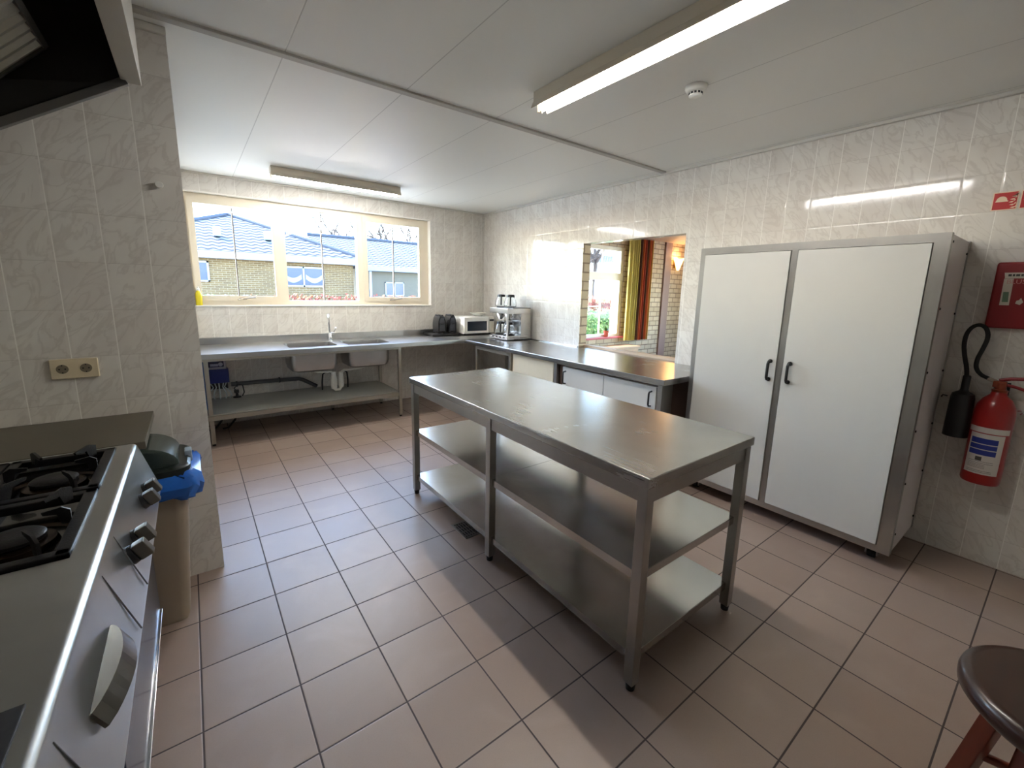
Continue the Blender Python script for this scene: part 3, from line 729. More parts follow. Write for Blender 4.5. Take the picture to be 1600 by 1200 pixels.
# ------------------------------------------------------------ counter along the right wall
t = thing('hatch_counter', 'stainless steel counter along the right wall running into the serving hatch', 'counter', (3.2, .75, 0))
XF = 2.82; YE = -.70
m = MB(); m.box(XF, XR-.004, YE, YFc-.002, ZC-.045, ZC, .004, 3); m.box(XR-.006, XR+.085, OY0+.003, OY1-.006, ZC-.035, ZC, .003)
m.box(XR-.02, XR-.003, OY1+.003, YFc, ZC, ZC+.012, .003)
m.build('worktop', STEEL, t)
for x, y in ((2.85, 1.93), (2.85, 1.24), (2.95, 1.32), (3.3, 1.93)):
    MB().box(x, x+.035, y, y+.035, 0, ZC-.046, .002).build('leg', FR, t)
MB().box(2.85, 2.88, 1.25, 1.95, ZC-.09, ZC-.046, .002).build('top_rail', FR, t)
t = thing('base_cabinet', 'plain beige-white under-counter cabinet left of the sliding-door one', 'cabinet', (3.2, .89, 0), 'cabinets under the hatch counter')
BEI = mat('beige_panel', (206, 196, 172), .35, noise=.05, nscale=20)
MB().box(2.90, XR-.02, .56, 1.235, .10, ZC-.05, .003).build('body', BEI, t)
MB().box(2.872, 2.899, .565, 1.23, .11, ZC-.055, .003).build('door', BEI, t)
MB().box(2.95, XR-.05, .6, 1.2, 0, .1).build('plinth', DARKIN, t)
t = thing('base_cabinet', 'white under-counter cabinet with two black door handles below the serving hatch', 'cabinet', (3.2, -.1, 0), 'cabinets under the hatch counter')
MB().box(2.90, XR-.02, -.62, .50, .10, ZC-.05, .003).build('body', mat('brown_inner', (92, 70, 58), .6), t)
m = MB()
for ya, yb in ((.505, .545), (-.66, -.62)): m.box(2.862, 3.0, ya, yb, .02, ZC-.046, .002)
m.box(2.865, 2.9, -.64, .52, ZC-.06, ZC-.048)
m.build('frame', STEEL_F, t)
m = MB(); m.box(3.44, 3.5, -.69, -.65, 0, ZC-.046, .002); m.build('rear_post', STEEL_F, t)
for ya, yb, hy_ in ((-.08, .425, .385), (-.605, -.085, -.565)):
    d = MB().box(2.868, 2.895, ya, yb, .12, ZC-.075, .003).build('door', WHITE, t)
    m = MB(); x = 2.868
    m.tube([(x, hy_, ZC-.115), (x-.028, hy_, ZC-.118), (x-.034, hy_, ZC-.13), (x-.034, hy_, ZC-.215), (x-.028, hy_, ZC-.228), (x, hy_, ZC-.232)], .007, 10)
    m.build('handle', BLACKP, d)

# ------------------------------------------------------------ appliances in the corner
m = MB(); m.box(2.60, 3.02, 2.62, 2.93, ZC+.001, ZC+.035, .006)
tag(m.build('black_tray', BLACKP), 'flat black tray under the two toasters on the counter', 'tray')
def toaster(loc):
    x0, x1, y0, y1, z0, z1 = -.056, .056, -.085, .085, 0, .245
    t = thing('toaster', 'x', 'toaster', loc, 'toasters on the black tray')
    ox, oy, oz = loc
    prof = [(ox+x0, oz+.012)]
    N = 10
    for i in range(N+1):
        a = PI - PI*i/N; prof.append((ox+.056*math.cos(a)*(1.0-.12*math.sin(a)), oz+.13+.115*math.sin(a)))
    prof.append((ox+x1, oz+.012))
    MB().prism(prof, 'y', oy+y0, oy+y1).build('body', mat('toaster_black', (26, 26, 28), .25, noise=.1, coat=.4), t)
    m = MB(); m.prism([(ox-.040, oz+.03), (ox-.036, oz+.16), (ox-.02, oz+.205), (ox+.02, oz+.205), (ox+.036, oz+.16), (ox+.040, oz+.03)], 'y', oy+y0-.004, oy+y0+.01)
    m.build('end_panel', mat('toaster_grey', (58, 58, 62), .35), t)
    MB().box(ox-.02, ox+.02, oy+y0-.025, oy+y0, oz+.12, oz+.135, .004).build('lever', BLACKP, t)
    m = MB()
    for dx in (-.022, .022): m.box(ox+dx-.007, ox+dx+.007, oy-.065, oy+.065, oz+.235, oz+.2455)
    m.build('slots', RUBBER, t)
    for dx in (-.042, .042):
        for dy in (-.07, .07): MB().cyl((ox+dx, oy+dy, oz), (ox+dx, oy+dy, oz+.014), .012, n=10).build('foot', RUBBER, t)
    return t
ta = toaster((2.765, 2.76, ZC+.036)); ta['label'] = 'black toaster on the tray, left of the pair, nearer the window'
tb = copy_tree(ta, (2.925, 2.76, ZC+.036), 'black toaster on the tray, right of the pair, next to the microwave')
m = MB(); m.box(3.03, 3.055, YB-.03, YB-.001, 1.08, 1.12, .004); m.tube([(3.042, YB-.035, 1.09), (3.035, YB-.06, 1.02), (3.04, YB-.04, .95), (3.035, YB-.035, ZC+.075)], .005, 8)
tag(m.build('power_cord', BLACKP), 'black plug and power cord on the wall between toasters and microwave', 'cord')

t = thing('microwave', 'white microwave oven on the corner counter between toasters and coffee machine', 'microwave', (3.3, 2.77, ZC))
m = MB(); m.box(3.045, 3.545, 2.60, 2.94, ZC+.022, 1.122, .008); m.build('body', WPAINT, t)
q = MB(); q.box(3.05, 3.45, 2.578, 2.599, ZC+.027, 1.117, .006); dr = q.build('door', WPAINT, t)
MB().box(3.098, 3.415, 2.574, 2.579, ZC+.06, 1.062, .003).build('door_window', mat('smoked_window', (42, 48, 58), .12), dr)
q = MB(); q.box(3.455, 3.54, 2.58, 2.599, ZC+.027, 1.117, .004); cp = q.build('control_panel', mat('panel_cream', (214, 206, 188), .4), t)
MB().box(3.462, 3.532, 2.576, 2.581, 1.06, 1.085).build('display', BLACKP, cp)
for x in (3.09, 3.5):
    for y in (2.63, 2.9): MB().cyl((x, y, ZC), (x, y, ZC+.024), .016, n=12).build('foot', RUBBER, t)
tag(MB().lathe((3.36, 2.72, 1.123), [(.05, 0), (.055, .004), (.12, .045), (.125, .05), (.118, .05), (.05, .01)], 32).build('dish', mat('dish_white', (232, 228, 214), .25)), 'shallow white dish on top of the microwave', 'dish')

t = thing('coffee_machine', 'large stainless double coffee maker on the counter in the right corner', 'coffee machine', (3.4, 2.0, ZC))
CA, CB, CY0, CY1 = 3.21, 3.585, 1.81, 2.20
SP = steel_material('coffee_steel', (.66, .64, .61), .2, 'Z')
m = MB(); m.box(CA, CB, CY0, CY1, ZC+.012, ZC+.06, .003); m.build('base', SP, t)
m = MB(); m.box(3.43, CB, CY0, CY1, ZC+.06, 1.205, .003); m.build('rear_tank', SP, t)
m = MB(); m.box(CA, CB, CY0, CY1, 1.205, 1.272, .003); m.build('top_housing', SP, t)
m = MB(); m.box(CA+.005, 3.43, CY0, CY0+.004, ZC+.06, .93); m.box(CA, CA+.02, CY0, CY0+.02, ZC+.06, 1.205); m.build('side_post', SP, t)
MB().box(CA+.1, CB+.005, CY0+.01, CY1-.01, 1.272, 1.279, .002).build('top_plate', BLACKP, t)
for k in range(4):
    MB().box(CA-.004, CA+.002, CY0+.05+.08*k, CY0+.085+.08*k, ZC+.028, ZC+.046, .002).build('switch', mat('switch_black', (40, 38, 40), .4), t)
for yc in (1.912, 2.098):
    MB().lathe((3.315, yc, 1.125), [(.025, 0), (.06, .05), (.07, .08)], 24).build('filter_basket', CHROME, t)
    MB().cyl((3.315, yc, ZC+.06), (3.315, yc, ZC+.066), .075, n=24).build('hot_plate', BLACKP, t)
JG = bpy.data.materials.new('jug_glass'); JG.use_nodes = True
b_ = JG.node_tree.nodes['Principled BSDF']; b_.inputs['Transmission Weight'].default_value = 1; b_.inputs['Roughness'].default_value = .02; b_.inputs['Base Color'].default_value = (.95, .97, .97, 1); b_.inputs['IOR'].default_value = 1.45
def jug(x, y, z, label, ang=-2.2):
    t = thing('coffee_jug', label, 'jug', (x, y, z), 'glass jugs of the coffee machine')
    MB().lathe((x, y, z), [(.055, 0), (.076, .012), (.08, .04), (.07, .09), (.052, .125), (.05, .14), (.047, .14), (.049, .124), (.067, .088), (.077, .04), (.073, .014), (.053, .003)], 28).build('glass_body', JG, t)
    MB().lathe((x, y, z), [(.053, .128), (.054, .142), (.05, .156), (.02, .162)], 24).build('lid', BLACKP, t)
    d = Vector((math.cos(ang), math.sin(ang), 0)); c = Vector((x, y, z))
    MB().tube([c+d*.05+Vector((0, 0, .145)), c+d*.085+Vector((0, 0, .15)), c+d*.1+Vector((0, 0, .13)), c+d*.098+Vector((0, 0, .04)), c+d*.08+Vector((0, 0, .03))], .0095, 10).build('handle', BLACKP, t)
    return t
j = jug(3.36, 2.155, 1.28, 'glass coffee jug on top of the coffee machine, nearer the window wall')
copy_tree(j, (3.36, 1.955, 1.28), 'glass coffee jug on top of the coffee machine, nearer the serving hatch')
copy_tree(j, (3.315, 2.098, ZC+.067), 'glass coffee jug on the lower hot plate, nearer the window wall')
copy_tree(j, (3.315, 1.912, ZC+.067), 'glass coffee jug on the lower hot plate, nearer the serving hatch')

# ------------------------------------------------------------ tall cabinet
t = thing('tall_cabinet', 'tall white two-door cabinet with a steel frame against the right wall', 'cabinet', (3.33, -1.38, 0))
KX, KY0, KY1, KZ0, KZ1 = 3.07, -2.03, -.745, .085, 1.82
MB().box(KX+.03, XR-.006, KY0+.004, KY1-.004, KZ0+.005, KZ1-.004, .002).build('body', mat('cabinet_side', (214, 206, 204), .4, noise=.03), t)
m = MB(); f = .045
m.box(KX, KX+.03, KY0, KY1, KZ1-f, KZ1, .0); m.box(KX, KX+.03, KY0, KY1, KZ0, KZ0+.04, .0)
m.box(KX, KX+.03, KY0, KY0+.06, KZ0+.04, KZ1-f, .0); m.box(KX, KX+.03, KY1-.035, KY1, KZ0+.04, KZ1-f, .0)
m.box(KX, KX+.03, -1.372, -1.337, KZ0+.04, KZ1-f, .0)
m.box(XR-.026, XR-.004, KY0, KY0+.006, KZ0, KZ1); m.box(KX+.031, KX+.045, KY0, KY0+.0035, KZ0, KZ1)
m.build('frame', STEEL_F, t)
for ya, yb, hy_ in ((-1.334, KY1-.038, -1.30), (KY0+.063, -1.375, -1.415)):
    d = MB().box(KX-.008, KX+.029, ya, yb, KZ0+.043, KZ1-f-.003, .003).build('door', WHITE, t)
    x = KX-.008; m = MB()
    m.tube([(x, hy_, 1.082), (x-.028, hy_, 1.080), (x-.036, hy_, 1.068), (x-.036, hy_, .978), (x-.028, hy_, .966), (x, hy_, .964)], .0085, 10)
    m.cyl((x+.001, hy_, 1.082), (x-.008, hy_, 1.082), .013, n=14); m.cyl((x+.001, hy_, .964), (x-.008, hy_, .964), .013, n=14)
    m.build('handle', BLACKP, d)
k = 0
for z in (1.78, 1.45, 1.12, .80, .50, .2):
    for x in (KX+.06, XR-.045):
        MB().cyl((x, KY0+.006, z-(.03 if x > 3.2 else 0)), (x, KY0-.002, z-(.03 if x > 3.2 else 0)), .006, n=10).build('screw', mat('dark_screw', (30, 26, 26), .4, metal=.6), t)
for y in (KY0+.09, KY1-.09):
    for x in (KX+.09, XR-.12):
        m = MB(); m.box(x-.012, x+.03, y-.03, y-.022, .02, KZ0, .002); m.box(x-.012, x+.03, y+.022, y+.03, .02, KZ0, .002); m.box(x-.02, x+.035, y-.03, y+.03, KZ0-.012, KZ0+.003)
        fo = m.build('caster', mat('caster_metal', (150, 144, 142), .4, metal=.7), t)
        MB().cyl((x+.008, y-.019, .026), (x+.008, y+.019, .026), .026, n=20).build('wheel', RUBBER, fo)

# ------------------------------------------------------------ fire safety items on the right wall
t = thing('fire_extinguisher', 'red carbon dioxide fire extinguisher with black horn hanging on the right wall', 'fire extinguisher', (3.525, -2.265, .50))
ex, ey = 3.525, -2.265
MB().lathe((ex, ey, .50), [(.055, 0), (.074, .006), (.078, .02), (.078, .40), (.072, .44), (.055, .475), (.032, .50), (.028, .52)], 36).build('cylinder', RED, t)
m = MB(); m.lathe((ex, ey, 1.015), [(.03, 0), (.032, .012), (.022, .016), (.022, .05), (.012, .055)], 20); m.box(ex-.018, ex+.018, ey-.02, ey+.03, 1.04, 1.075, .004)
m.build('valve', mat('valve_metal', (140, 70, 50), .35, metal=.7), t)
m = MB(); m.tube([(ex, ey+.01, 1.078), (ex, ey-.03, 1.092), (ex, ey-.09, 1.10), (ex, ey-.16, 1.10)], .009, 8); m.tube([(ex, ey, 1.06), (ex, ey-.05, 1.052), (ex, ey-.12, 1.03), (ex, ey-.15, 1.02)], .008, 8)
m.build('squeeze_handle', REDP, t)
def arc_label(r, a0, a1, z0, z1, name, mt, par, n=18):
    q = MB()
    for i in range(n):
        p = a0+(a1-a0)*i/n; p2 = a0+(a1-a0)*(i+1)/n
        q.quad(*[(ex+r*math.cos(a), ey+r*math.sin(a), z) for a, z in ((p, z0), (p2, z0), (p2, z1), (p, z1))])
    return q.build(name, mt, par)
LBL = mat('label_white', (206, 198, 190), .5, noise=.04); LBB = mat('label_blue', (28, 44, 130), .45)
arc_label(.0786, PI*.62, PI*1.36, .795, .825, 'collar_label', LBL, t)
lb = arc_label(.0785, PI*.70, PI*1.28, .565, .79, 'label', LBL, t)
for z0, z1 in ((.735, .765), (.705, .73), (.672, .70)): arc_label(.0788, PI*.74, PI*1.18, z0, z1, 'blue_panel', LBB, lb)
arc_label(.0788, PI*.88, PI*.98, .64, .662, 'stamp', mat('stamp_dark', (70, 66, 60), .5), lb)
for z in (.575, .583, .600, .608, .616, .625, .635): arc_label(.0788, PI*.76, PI*(1.05 + .12*((z*1000) % 2)), z, z+.0018, 'text_line', mat('stamp_dark', (70, 66, 60)), lb)
m = MB(); m.lathe((3.52, -2.135, .735), [(.052, 0), (.053, .004), (.05, .22), (.046, .245), (.02, .262), (.017, .27), (.017, .345), (.013, .35)], 28); m.build('horn', BLACKP, t)
MB().tube([(3.52, -2.075, .955), (3.52, -2.055, .958), (3.52, -2.05, .945)], .004, 6).build('horn_clip', BLACKP, t)
hp = [(3.52, -2.135, 1.06), (3.52, -2.128, 1.12), (3.52, -2.108, 1.19), (3.52, -2.095, 1.26), (3.52, -2.098, 1.32), (3.52, -2.118, 1.36), (3.52, -2.148, 1.368), (3.52, -2.172, 1.345), (3.52, -2.182, 1.30), (3.52, -2.172, 1.24), (3.52, -2.158, 1.18), (3.52, -2.160, 1.13), (3.52, -2.185, 1.095), (3.522, -2.215, 1.082)]
def smooth_path(P, it=2):
    P = [Vector(p) for p in P]
    for _ in range(it):
        Q = [P[0]]
        for a, b in zip(P, P[1:]): Q += [a*.75+b*.25, a*.25+b*.75]
        P = Q+[P[-1]]
    return P
MB().tube(smooth_path(hp), .010, 12).build('hose', RUBBER, t)
MB().tube([(3.522, -2.212, 1.082), (3.525, -2.245, 1.068)], .011, 10).build('hose_coupling', mat('coupling', (170, 160, 146), .3, metal=.8), t)
m = MB(); m.box(ex+.02, XR-.001, ey-.02, ey+.02, 1.0, 1.03, .003); m.box(XR-.012, XR-.001, ey-.03, ey+.03, .80, 1.06, .003); m.build('wall_bracket', BLACKP, t)
MB().tube([(ex-.01, ey-.078, .93), (ex-.02, ey-.092, .935), (ex-.025, ey-.098, .925), (ex-.015, ey-.09, .915)], .003, 6).build('pull_ring', CHROME, t)

CRM = mat('sign_cream', (226, 200, 170), .5); SRED = mat('sign_red', (176, 24, 20), .45)
AX, AY = (0, -1, 0), (0, 0, 1)      # reading direction on the right wall, up
def sign_plate(y0, y1, z0, z1):
    q = MB(); q.box(XR-.003, XR-.0005, y0, y1, z0, z1); return q
def flat(name, polys, x, mt, par):
    """2D shapes (y, z lists) with a small thickness on the right wall"""
    q = MB()
    for poly in polys: q.prism(poly, 'x', x-.0006, x)
    return q.build(name, mt, par)
t = thing('fire_sign', 'red pictogram sign with helmet and flames on the right wall', 'sign', (XR, -2.13, 2.02), 'red signs on the right wall')
ya, yb, za_, zb_ = -2.079, -2.172, 1.975, 2.068
sign_plate(yb, ya, za_, zb_).build('plate', CRM, t)
flat('red_field', [[(ya-.004, za_+.004), (yb+.004, za_+.004), (yb+.004, zb_-.004), (ya-.004, zb_-.004)]], XR-.003, SRED, t)
hel = [(ya-.012, 2.022)] + [(ya-.034+.02*math.cos(a), 2.024+.022*math.sin(a)) for a in [PI*i/10 for i in range(11)]][::1] + [(ya-.058, 2.022), (ya-.058, 2.018), (ya-.012, 2.018)]
flat('helmet_mark', [hel], XR-.0036, CRM, t)
fl = []
for k in range(5):
    yy = ya-.060-.004*abs(k-2); zz = 1.985+.014*k; fl.append([(yy, zz), (yy-.012, zz-.003), (yy-.024, zz+.004+.003*k), (yy-.020, zz+.012+.002*k), (yy-.018, zz+.005), (yy-.008, zz+.004)])
flat('flame_mark', fl, XR-.0036, CRM, t)
t = thing('fire_sign', 'red sign cut by the right edge, next to the helmet and flames sign', 'sign', (XR, -2.23, 2.02), 'red signs on the right wall')
sign_plate(-2.272, -2.179, za_, zb_).build('plate', CRM, t)
flat('red_field', [[(-2.183, za_+.004), (-2.268, za_+.004), (-2.268, zb_-.004), (-2.183, zb_-.004)]], XR-.003, SRED, t)
flat('pale_mark', [[(-2.19, 2.018), (-2.23, 2.018), (-2.225, 2.032), (-2.205, 2.036), (-2.193, 2.028)]], XR-.0036, mat('sign_pink', (196, 110, 100), .5), t)

t = thing('fire_blanket_box', 'flat red fire blanket box with printed label below the red signs', 'box', (XR, -2.3, 1.52))
BX = XR-.045
MB().box(BX, XR-.001, -2.46, -2.152, 1.352, 1.70, .012, 3).build('box', REDP, t)
flat('yellow_tag', [[(-2.25, 1.672), (-2.42, 1.672), (-2.42, 1.650), (-2.25, 1.650)]], BX+.0002, mat('tag_yellow', (190, 150, 30), .5), t)
LBG = mat('label_grey', (200, 190, 176), .5)
flat('white_label', [[(-2.185, 1.645), (-2.44, 1.645), (-2.44, 1.615), (-2.19, 1.615)], [(-2.188, 1.614), (-2.222, 1.614), (-2.225, 1.475), (-2.19, 1.475)]], BX+.0002, LBG, t)
flat('lower_label', [[(-2.30, 1.485), (-2.44, 1.485), (-2.44, 1.470), (-2.30, 1.470)], [(-2.30, 1.575), (-2.44, 1.575), (-2.44, 1.569), (-2.30, 1.569)]], BX+.0002, LBG, t)
flat('figure_panel', [[(-2.195, 1.545), (-2.215, 1.545), (-2.219, 1.492), (-2.197, 1.492)]], BX-.0004, mat('label_green', (96, 120, 96), .5), t)
flat('flame_figure', [[(-2.245, 1.485), (-2.262, 1.478), (-2.272, 1.492), (-2.262, 1.515), (-2.256, 1.503), (-2.248, 1.5)]], BX-.0002, LBG, t)
yy = -2.20; dashes = []
for wd in (.012, .008, .014, .009, .011, .006, .013, .008):
    dashes.append([(yy, 1.637), (yy-wd, 1.637), (yy-wd, 1.626), (yy, 1.626)]); yy -= wd+.0035
flat('print_marks', dashes, BX-.0006, mat('print_dark', (50, 44, 40), .6), t)
text('title', 'BLUSDEKEN', .031, mat('print_pink', (200, 140, 134), .5), t, (BX-.0004, -2.198, 1.588), AX, AY)

# ------------------------------------------------------------ ceiling lamps and detector
TUBE = bpy.data.materials.new('lit_tube'); TUBE.use_nodes = True
nt = TUBE.node_tree; nt.nodes.clear(); e_ = nt.nodes.new('ShaderNodeEmission'); e_.inputs['Color'].default_value = (1.0, .99, .965, 1); e_.inputs['Strength'].default_value = 34.
o_ = nt.nodes.new('ShaderNodeOutputMaterial'); nt.links.new(e_.outputs[0], o_.inputs[0])
LAMPW = mat('lamp_housing', (214, 204, 186), .4, noise=.02)
def fluorescent(p, d, L, label):
    """p: centre of the near end at the ceiling; d: unit direction along the lamp"""
    p = Vector(p); d = Vector(d); s = Vector((0, 0, 1)).cross(d); up = Vector((0, 0, 1))
    t = thing('fluorescent_lamp', label, 'ceiling lamp', p+d*L/2, 'fluorescent ceiling lamps')
    c = p + d*L/2
    MB().obox(c-up*.03, d, s, up, L, .088, .06, .004).build('housing', LAMPW, t)
    for sg in (-1, 1):      # reflector wings
        q = MB(); a = c + s*sg*.0445 - up*.052; b = c + s*sg*.058 - up*.086
        for off in (0, .0015):
            o2 = up*off
            q.quad(a-d*L/2-o2, a+d*L/2-o2, b+d*L/2-o2, b-d*L/2-o2)
        q.build('reflector', LAMPW, t)
        tb_ = c + s*sg*.0 - up*.085
    q = MB(); z = c - up*.085; q.cyl(z-d*(L/2-.03), z+d*(L/2-.03), .013, n=16); q.build('tube', TUBE, t)
    for e in (-1, 1):
        q = MB(); q.obox(c + d*e*(L/2-.008) - up*.07, d, s, up, .014, .03, .06, .003)
        q.cyl(c+d*e*(L/2-.03)-up*.085, c+d*e*(L/2-.012)-up*.085, .0135, n=14)
        q.build('tube_holder', LAMPW, t)
    return t
fluorescent((1.745, -.47, H), (0, -1, 0), 1.28, 'lit fluorescent lamp on the ceiling above the island work table')
fluorescent((.79, 2.235, H), (1, 0, 0), 1.24, 'lit fluorescent lamp on the ceiling in front of the kitchen window')
t = thing('smoke_detector', 'round white smoke detector on the ceiling right of the nearer lamp', 'smoke detector', (2.317, -1.064, H))
MB().lathe((2.317, -1.064, H), [(.054, 0), (.054, -.012), (.048, -.024), (.036, -.030)], 36).build('base', PLASTW, t)
m = MB(); m.lathe((2.317, -1.064, H), [(.034, -.028), (.034, -.046), (.026, -.052), (.01, -.054)], 28); m.build('head', PLASTW, t)
m = MB()
for k in range(12):
    a = 2*PI*k/12; u = Vector((math.cos(a), math.sin(a), 0)); m.obox(Vector((2.317, -1.064, H-.037))+u*.0345, u, Vector((0, 0, 1)).cross(u), (0, 0, 1), .002, .011, .009)
m.build('vent_slots', BLACKP, t)

# ------------------------------------------------------------ floor drain
t = thing('floor_drain', 'square stainless floor drain grate in the tiles beside the island work table', 'drain', (1.40, -.33, 0))
m = MB(); x0, x1, y0, y1 = 1.305, 1.495, -.425, -.235
m.box(x0, x1, y0, y0+.014, 0, .003); m.box(x0, x1, y1-.014, y1, 0, .003); m.box(x0, x0+.014, y0, y1, 0, .003); m.box(x1-.014, x1, y0, y1, 0, .003)
m.build('drain_frame', STEEL_F, t)
m = MB()
for k in range(9): xx = x0+.022+.0175*k; m.box(xx, xx+.008, y0+.014, y1-.014, .0002, .0022)
for k in range(4): yy = y0+.03+.042*k; m.box(x0+.014, x1-.014, yy, yy+.006, .0002, .0022)
m.build('grate', STEEL_F, t)
MB().box(x0+.012, x1-.012, y0+.012, y1-.012, .0001, .0006).build('drain_well', RUBBER, t)

# ------------------------------------------------------------ socket, hook
t = thing('double_socket', 'cream double power socket on the tiled wall above the stove', 'socket', (-.325, .10, 1.125))
m = MB(); m.box(-.398, -.250, .087, .0995, 1.083, 1.167, .004); m.build('plate', mat('socket_cream', (216, 200, 168), .4), t)
for xc in (-.361, -.289):
    q = MB()
    n = 24; A = [(xc+.023*math.cos(2*PI*i/n), 1.125+.023*math.sin(2*PI*i/n)) for i in range(n)]
    q.prism(A, 'y', .0855, .0872); so = q.build('socket_ring', mat('socket_cream', (216, 200, 168)), t)
    q = MB(); A = [(xc+.019*math.cos(2*PI*i/n), 1.125+.019*math.sin(2*PI*i/n)) for i in range(n)]; q.prism(A, 'y', .0850, .0856); q.build('socket_well', mat('socket_shadow', (120, 108, 88), .5), so)
    q = MB(); q.cyl((xc-.009, .0851, 1.125), (xc-.009, .0845, 1.125), .003, n=10); q.cyl((xc+.009, .0851, 1.125), (xc+.009, .0845, 1.125), .003, n=10); q.box(xc-.002, xc+.002, .0845, .0851, 1.107, 1.112); q.box(xc-.002, xc+.002, .0845, .0851, 1.138, 1.143)
    q.build('contact_holes', RUBBER, so)
m = MB(); m.cyl((.033, .0995, 1.921), (.033, .085, 1.921), .010, n=16); m.cyl((.033, .085, 1.921), (.033, .072, 1.921), .015, .013, n=16)
tag(m.build('wall_hook', PLASTW), 'small white round hook on the tiled wall near its right edge', 'hook')

# ------------------------------------------------------------ stove
t = thing('gas_stove', 'stainless steel gas stove with black burners in the left foreground', 'stove', (-.55, -1.3, 0))
SX0, SY1, SY0, SZ = -.98, -.41, -2.3, .90
YA, YBn = -.43, -1.225
m = MB()      # body
m.box(SX0, -.115, SY0, SY1, .12, .69); m.box(SX0, -.2, SY0, SY1, .0, .12)
m.build('body', STEEL_ST, t)
m = MB()      # top plate with the burner well left open
for (a, b, c, d) in ((-.165, -.135, SY0, SY1), (SX0, -.165, SY0, YBn), (SX0, -.165, YA, SY1)): m.box(a, b, c, d, SZ-.02, SZ)
m.build('top_plate', STEEL_ST, t)
prof = [(-.135, SZ-.06), (-.135, SZ)]
for i in range(7):
    a = PI/2 - (PI/2-.45)*i/6; prof.append((-.128+.018*math.cos(a), SZ-.018+.018*math.sin(a)))
prof += [(-.062, .72), (-.062, .70), (-.135, .70)]
m = MB(); m.prism(prof, 'y', SY0, SY1)
m.build('control_panel', STEEL_ST, t)
for y in (-1.12, -1.30, -1.72):
    m = MB(); m.obox((-.0835, y, .80), (0, 1, 0), (.95, 0, .31), (.31, 0, -.95), .0015, .003, .16); m.build('panel_seam', mat('seam_dark', (112, 112, 114), .5, metal=.5), t)
q = MB(); q.box(SX0, -.165, YBn, YA, SZ-.045, SZ-.04); q.build('burner_well', ENAMEL, t)
wells = [(x, y) for y in (-.635, -1.025) for x in (-.290, -.545, -.80)]
for (xc, yc) in wells:
    hx, hy2 = .125, .19
    q = MB(); z = SZ+.004
    q.box(xc-hx, xc+hx, yc-hy2, yc-hy2+.028, z-.02, z+.004, .004); q.box(xc-hx, xc+hx, yc+hy2-.028, yc+hy2, z-.02, z+.004, .004)
    q.box(xc-hx, xc-hx+.028, yc-hy2, yc+hy2, z-.02, z+.004, .004); q.box(xc+hx-.028, xc+hx, yc-hy2, yc+hy2, z-.02, z+.004, .004)
    for fx, fy in ((-.075, .165), (.075, .165), (-.075, -.165), (.075, -.165), (.10, 0), (-.10, 0)):
        u = Vector((fx, fy, 0)); R0 = u.length; u.normalize(); v = Vector((0, 0, 1)).cross(u); c0 = Vector((xc, yc, z))
        P = [c0+u*R0+Vector((0, 0, -.005)), c0+u*R0+Vector((0, 0, .030)), c0+u*(R0*.85)+Vector((0, 0, .040)), c0+u*(R0*.50)+Vector((0, 0, .034)), c0+u*(R0*.52)+Vector((0, 0, .026)), c0+u*(R0*.76)+Vector((0, 0, .022)), c0+u*(R0*.82)+Vector((0, 0, -.005))]
        A = [q.bm.verts.new(p-v*.0032) for p in P]; B = [q.bm.verts.new(p+v*.0032) for p in P]; n = len(P)
        q.bm.faces.new(A[::-1]); q.bm.faces.new(B)
        for i in range(n): q.bm.faces.new((A[i], A[(i+1) % n], B[(i+1) % n], B[i]))
    q.build('pan_support', IRON, t)
    q = MB(); q.lathe((xc, yc, SZ-.04), [(.118, 0), (.115, .004), (.10, -.001), (.08, .0)], 36, cap0=False, cap1=False); q.lathe((xc, yc, SZ-.04), [(.075, 0), (.07, .014), (.05, .018)], 32)
    bo = q.build('burner', mat('burner_bronze', (58, 44, 34), .25, metal=.8, noise=.3), t)
    MB().lathe((xc, yc, SZ-.022), [(.05, 0), (.054, .004), (.054, .012), (.046, .018), (.02, .02)], 32).build('burner_cap', IRON, bo)
q = MB()      # perforated dark plate set in the near part of the top
q.box(-.75, -.142, -2.2, -1.655, SZ-.001, SZ+.004, .002); q.build('hot_plate', mat('dark_plate', (52, 52, 54), .55, metal=.4, noise=.3, nscale=120), t)
pn = Vector((.90, 0, .436)).normalized(); pt = Vector((0, 1, 0)); pd = pn.cross(pt)
def on_panel(y, z):    # point on the slanted fascia
    u = (SZ-.014 - z)/(SZ-.014-.72); return Vector((-.110 + (.048)*u, y, z))
for y in (-.655, -.745, -1.0, -1.09):
    c = on_panel(y, .80)
    q = MB(); q.cyl(c-pn*.002, c+pn*.012, .026, .024, n=24); ko = q.build('knob', BLACKP, t)
    q = MB(); q.obox(c+pn*.027, pn, pt, pd, .030, .030, .046, .004); q.build('knob_grip', mat('knob_grey', (104, 98, 90), .32, metal=.7), ko)
# bow handle
q = MB(); N = 14; inner = []; outer = []
for i in range(N+1):
    u = i/N; y = -1.40 - .225*u; b_h = math.sin(PI*u)**.7 if 0 < u < 1 else 0
    c = on_panel(y, .80); inner.append((y, .0)); outer.append((y, .006+.030*b_h))
for k in range(N):
    ring = []
    for (yy, h) in (inner[k], inner[k+1], outer[k+1], outer[k]):
        c = on_panel(yy, .80)+pn*h; ring.append(c)
    A = [q.bm.verts.new(p+pd*.019) for p in ring]; B = [q.bm.verts.new(p-pd*.019) for p in ring]
    q.bm.faces.new(A[::-1]); q.bm.faces.new(B)
    for i in range(4): q.bm.faces.new((A[i], A[(i+1) % 4], B[(i+1) % 4], B[i]))
bmesh.ops.remove_doubles(q.bm, verts=q.bm.verts, dist=.0003)
q.build('bow_handle', mat('handle_alu', (122, 118, 110), .22, metal=1.), t)
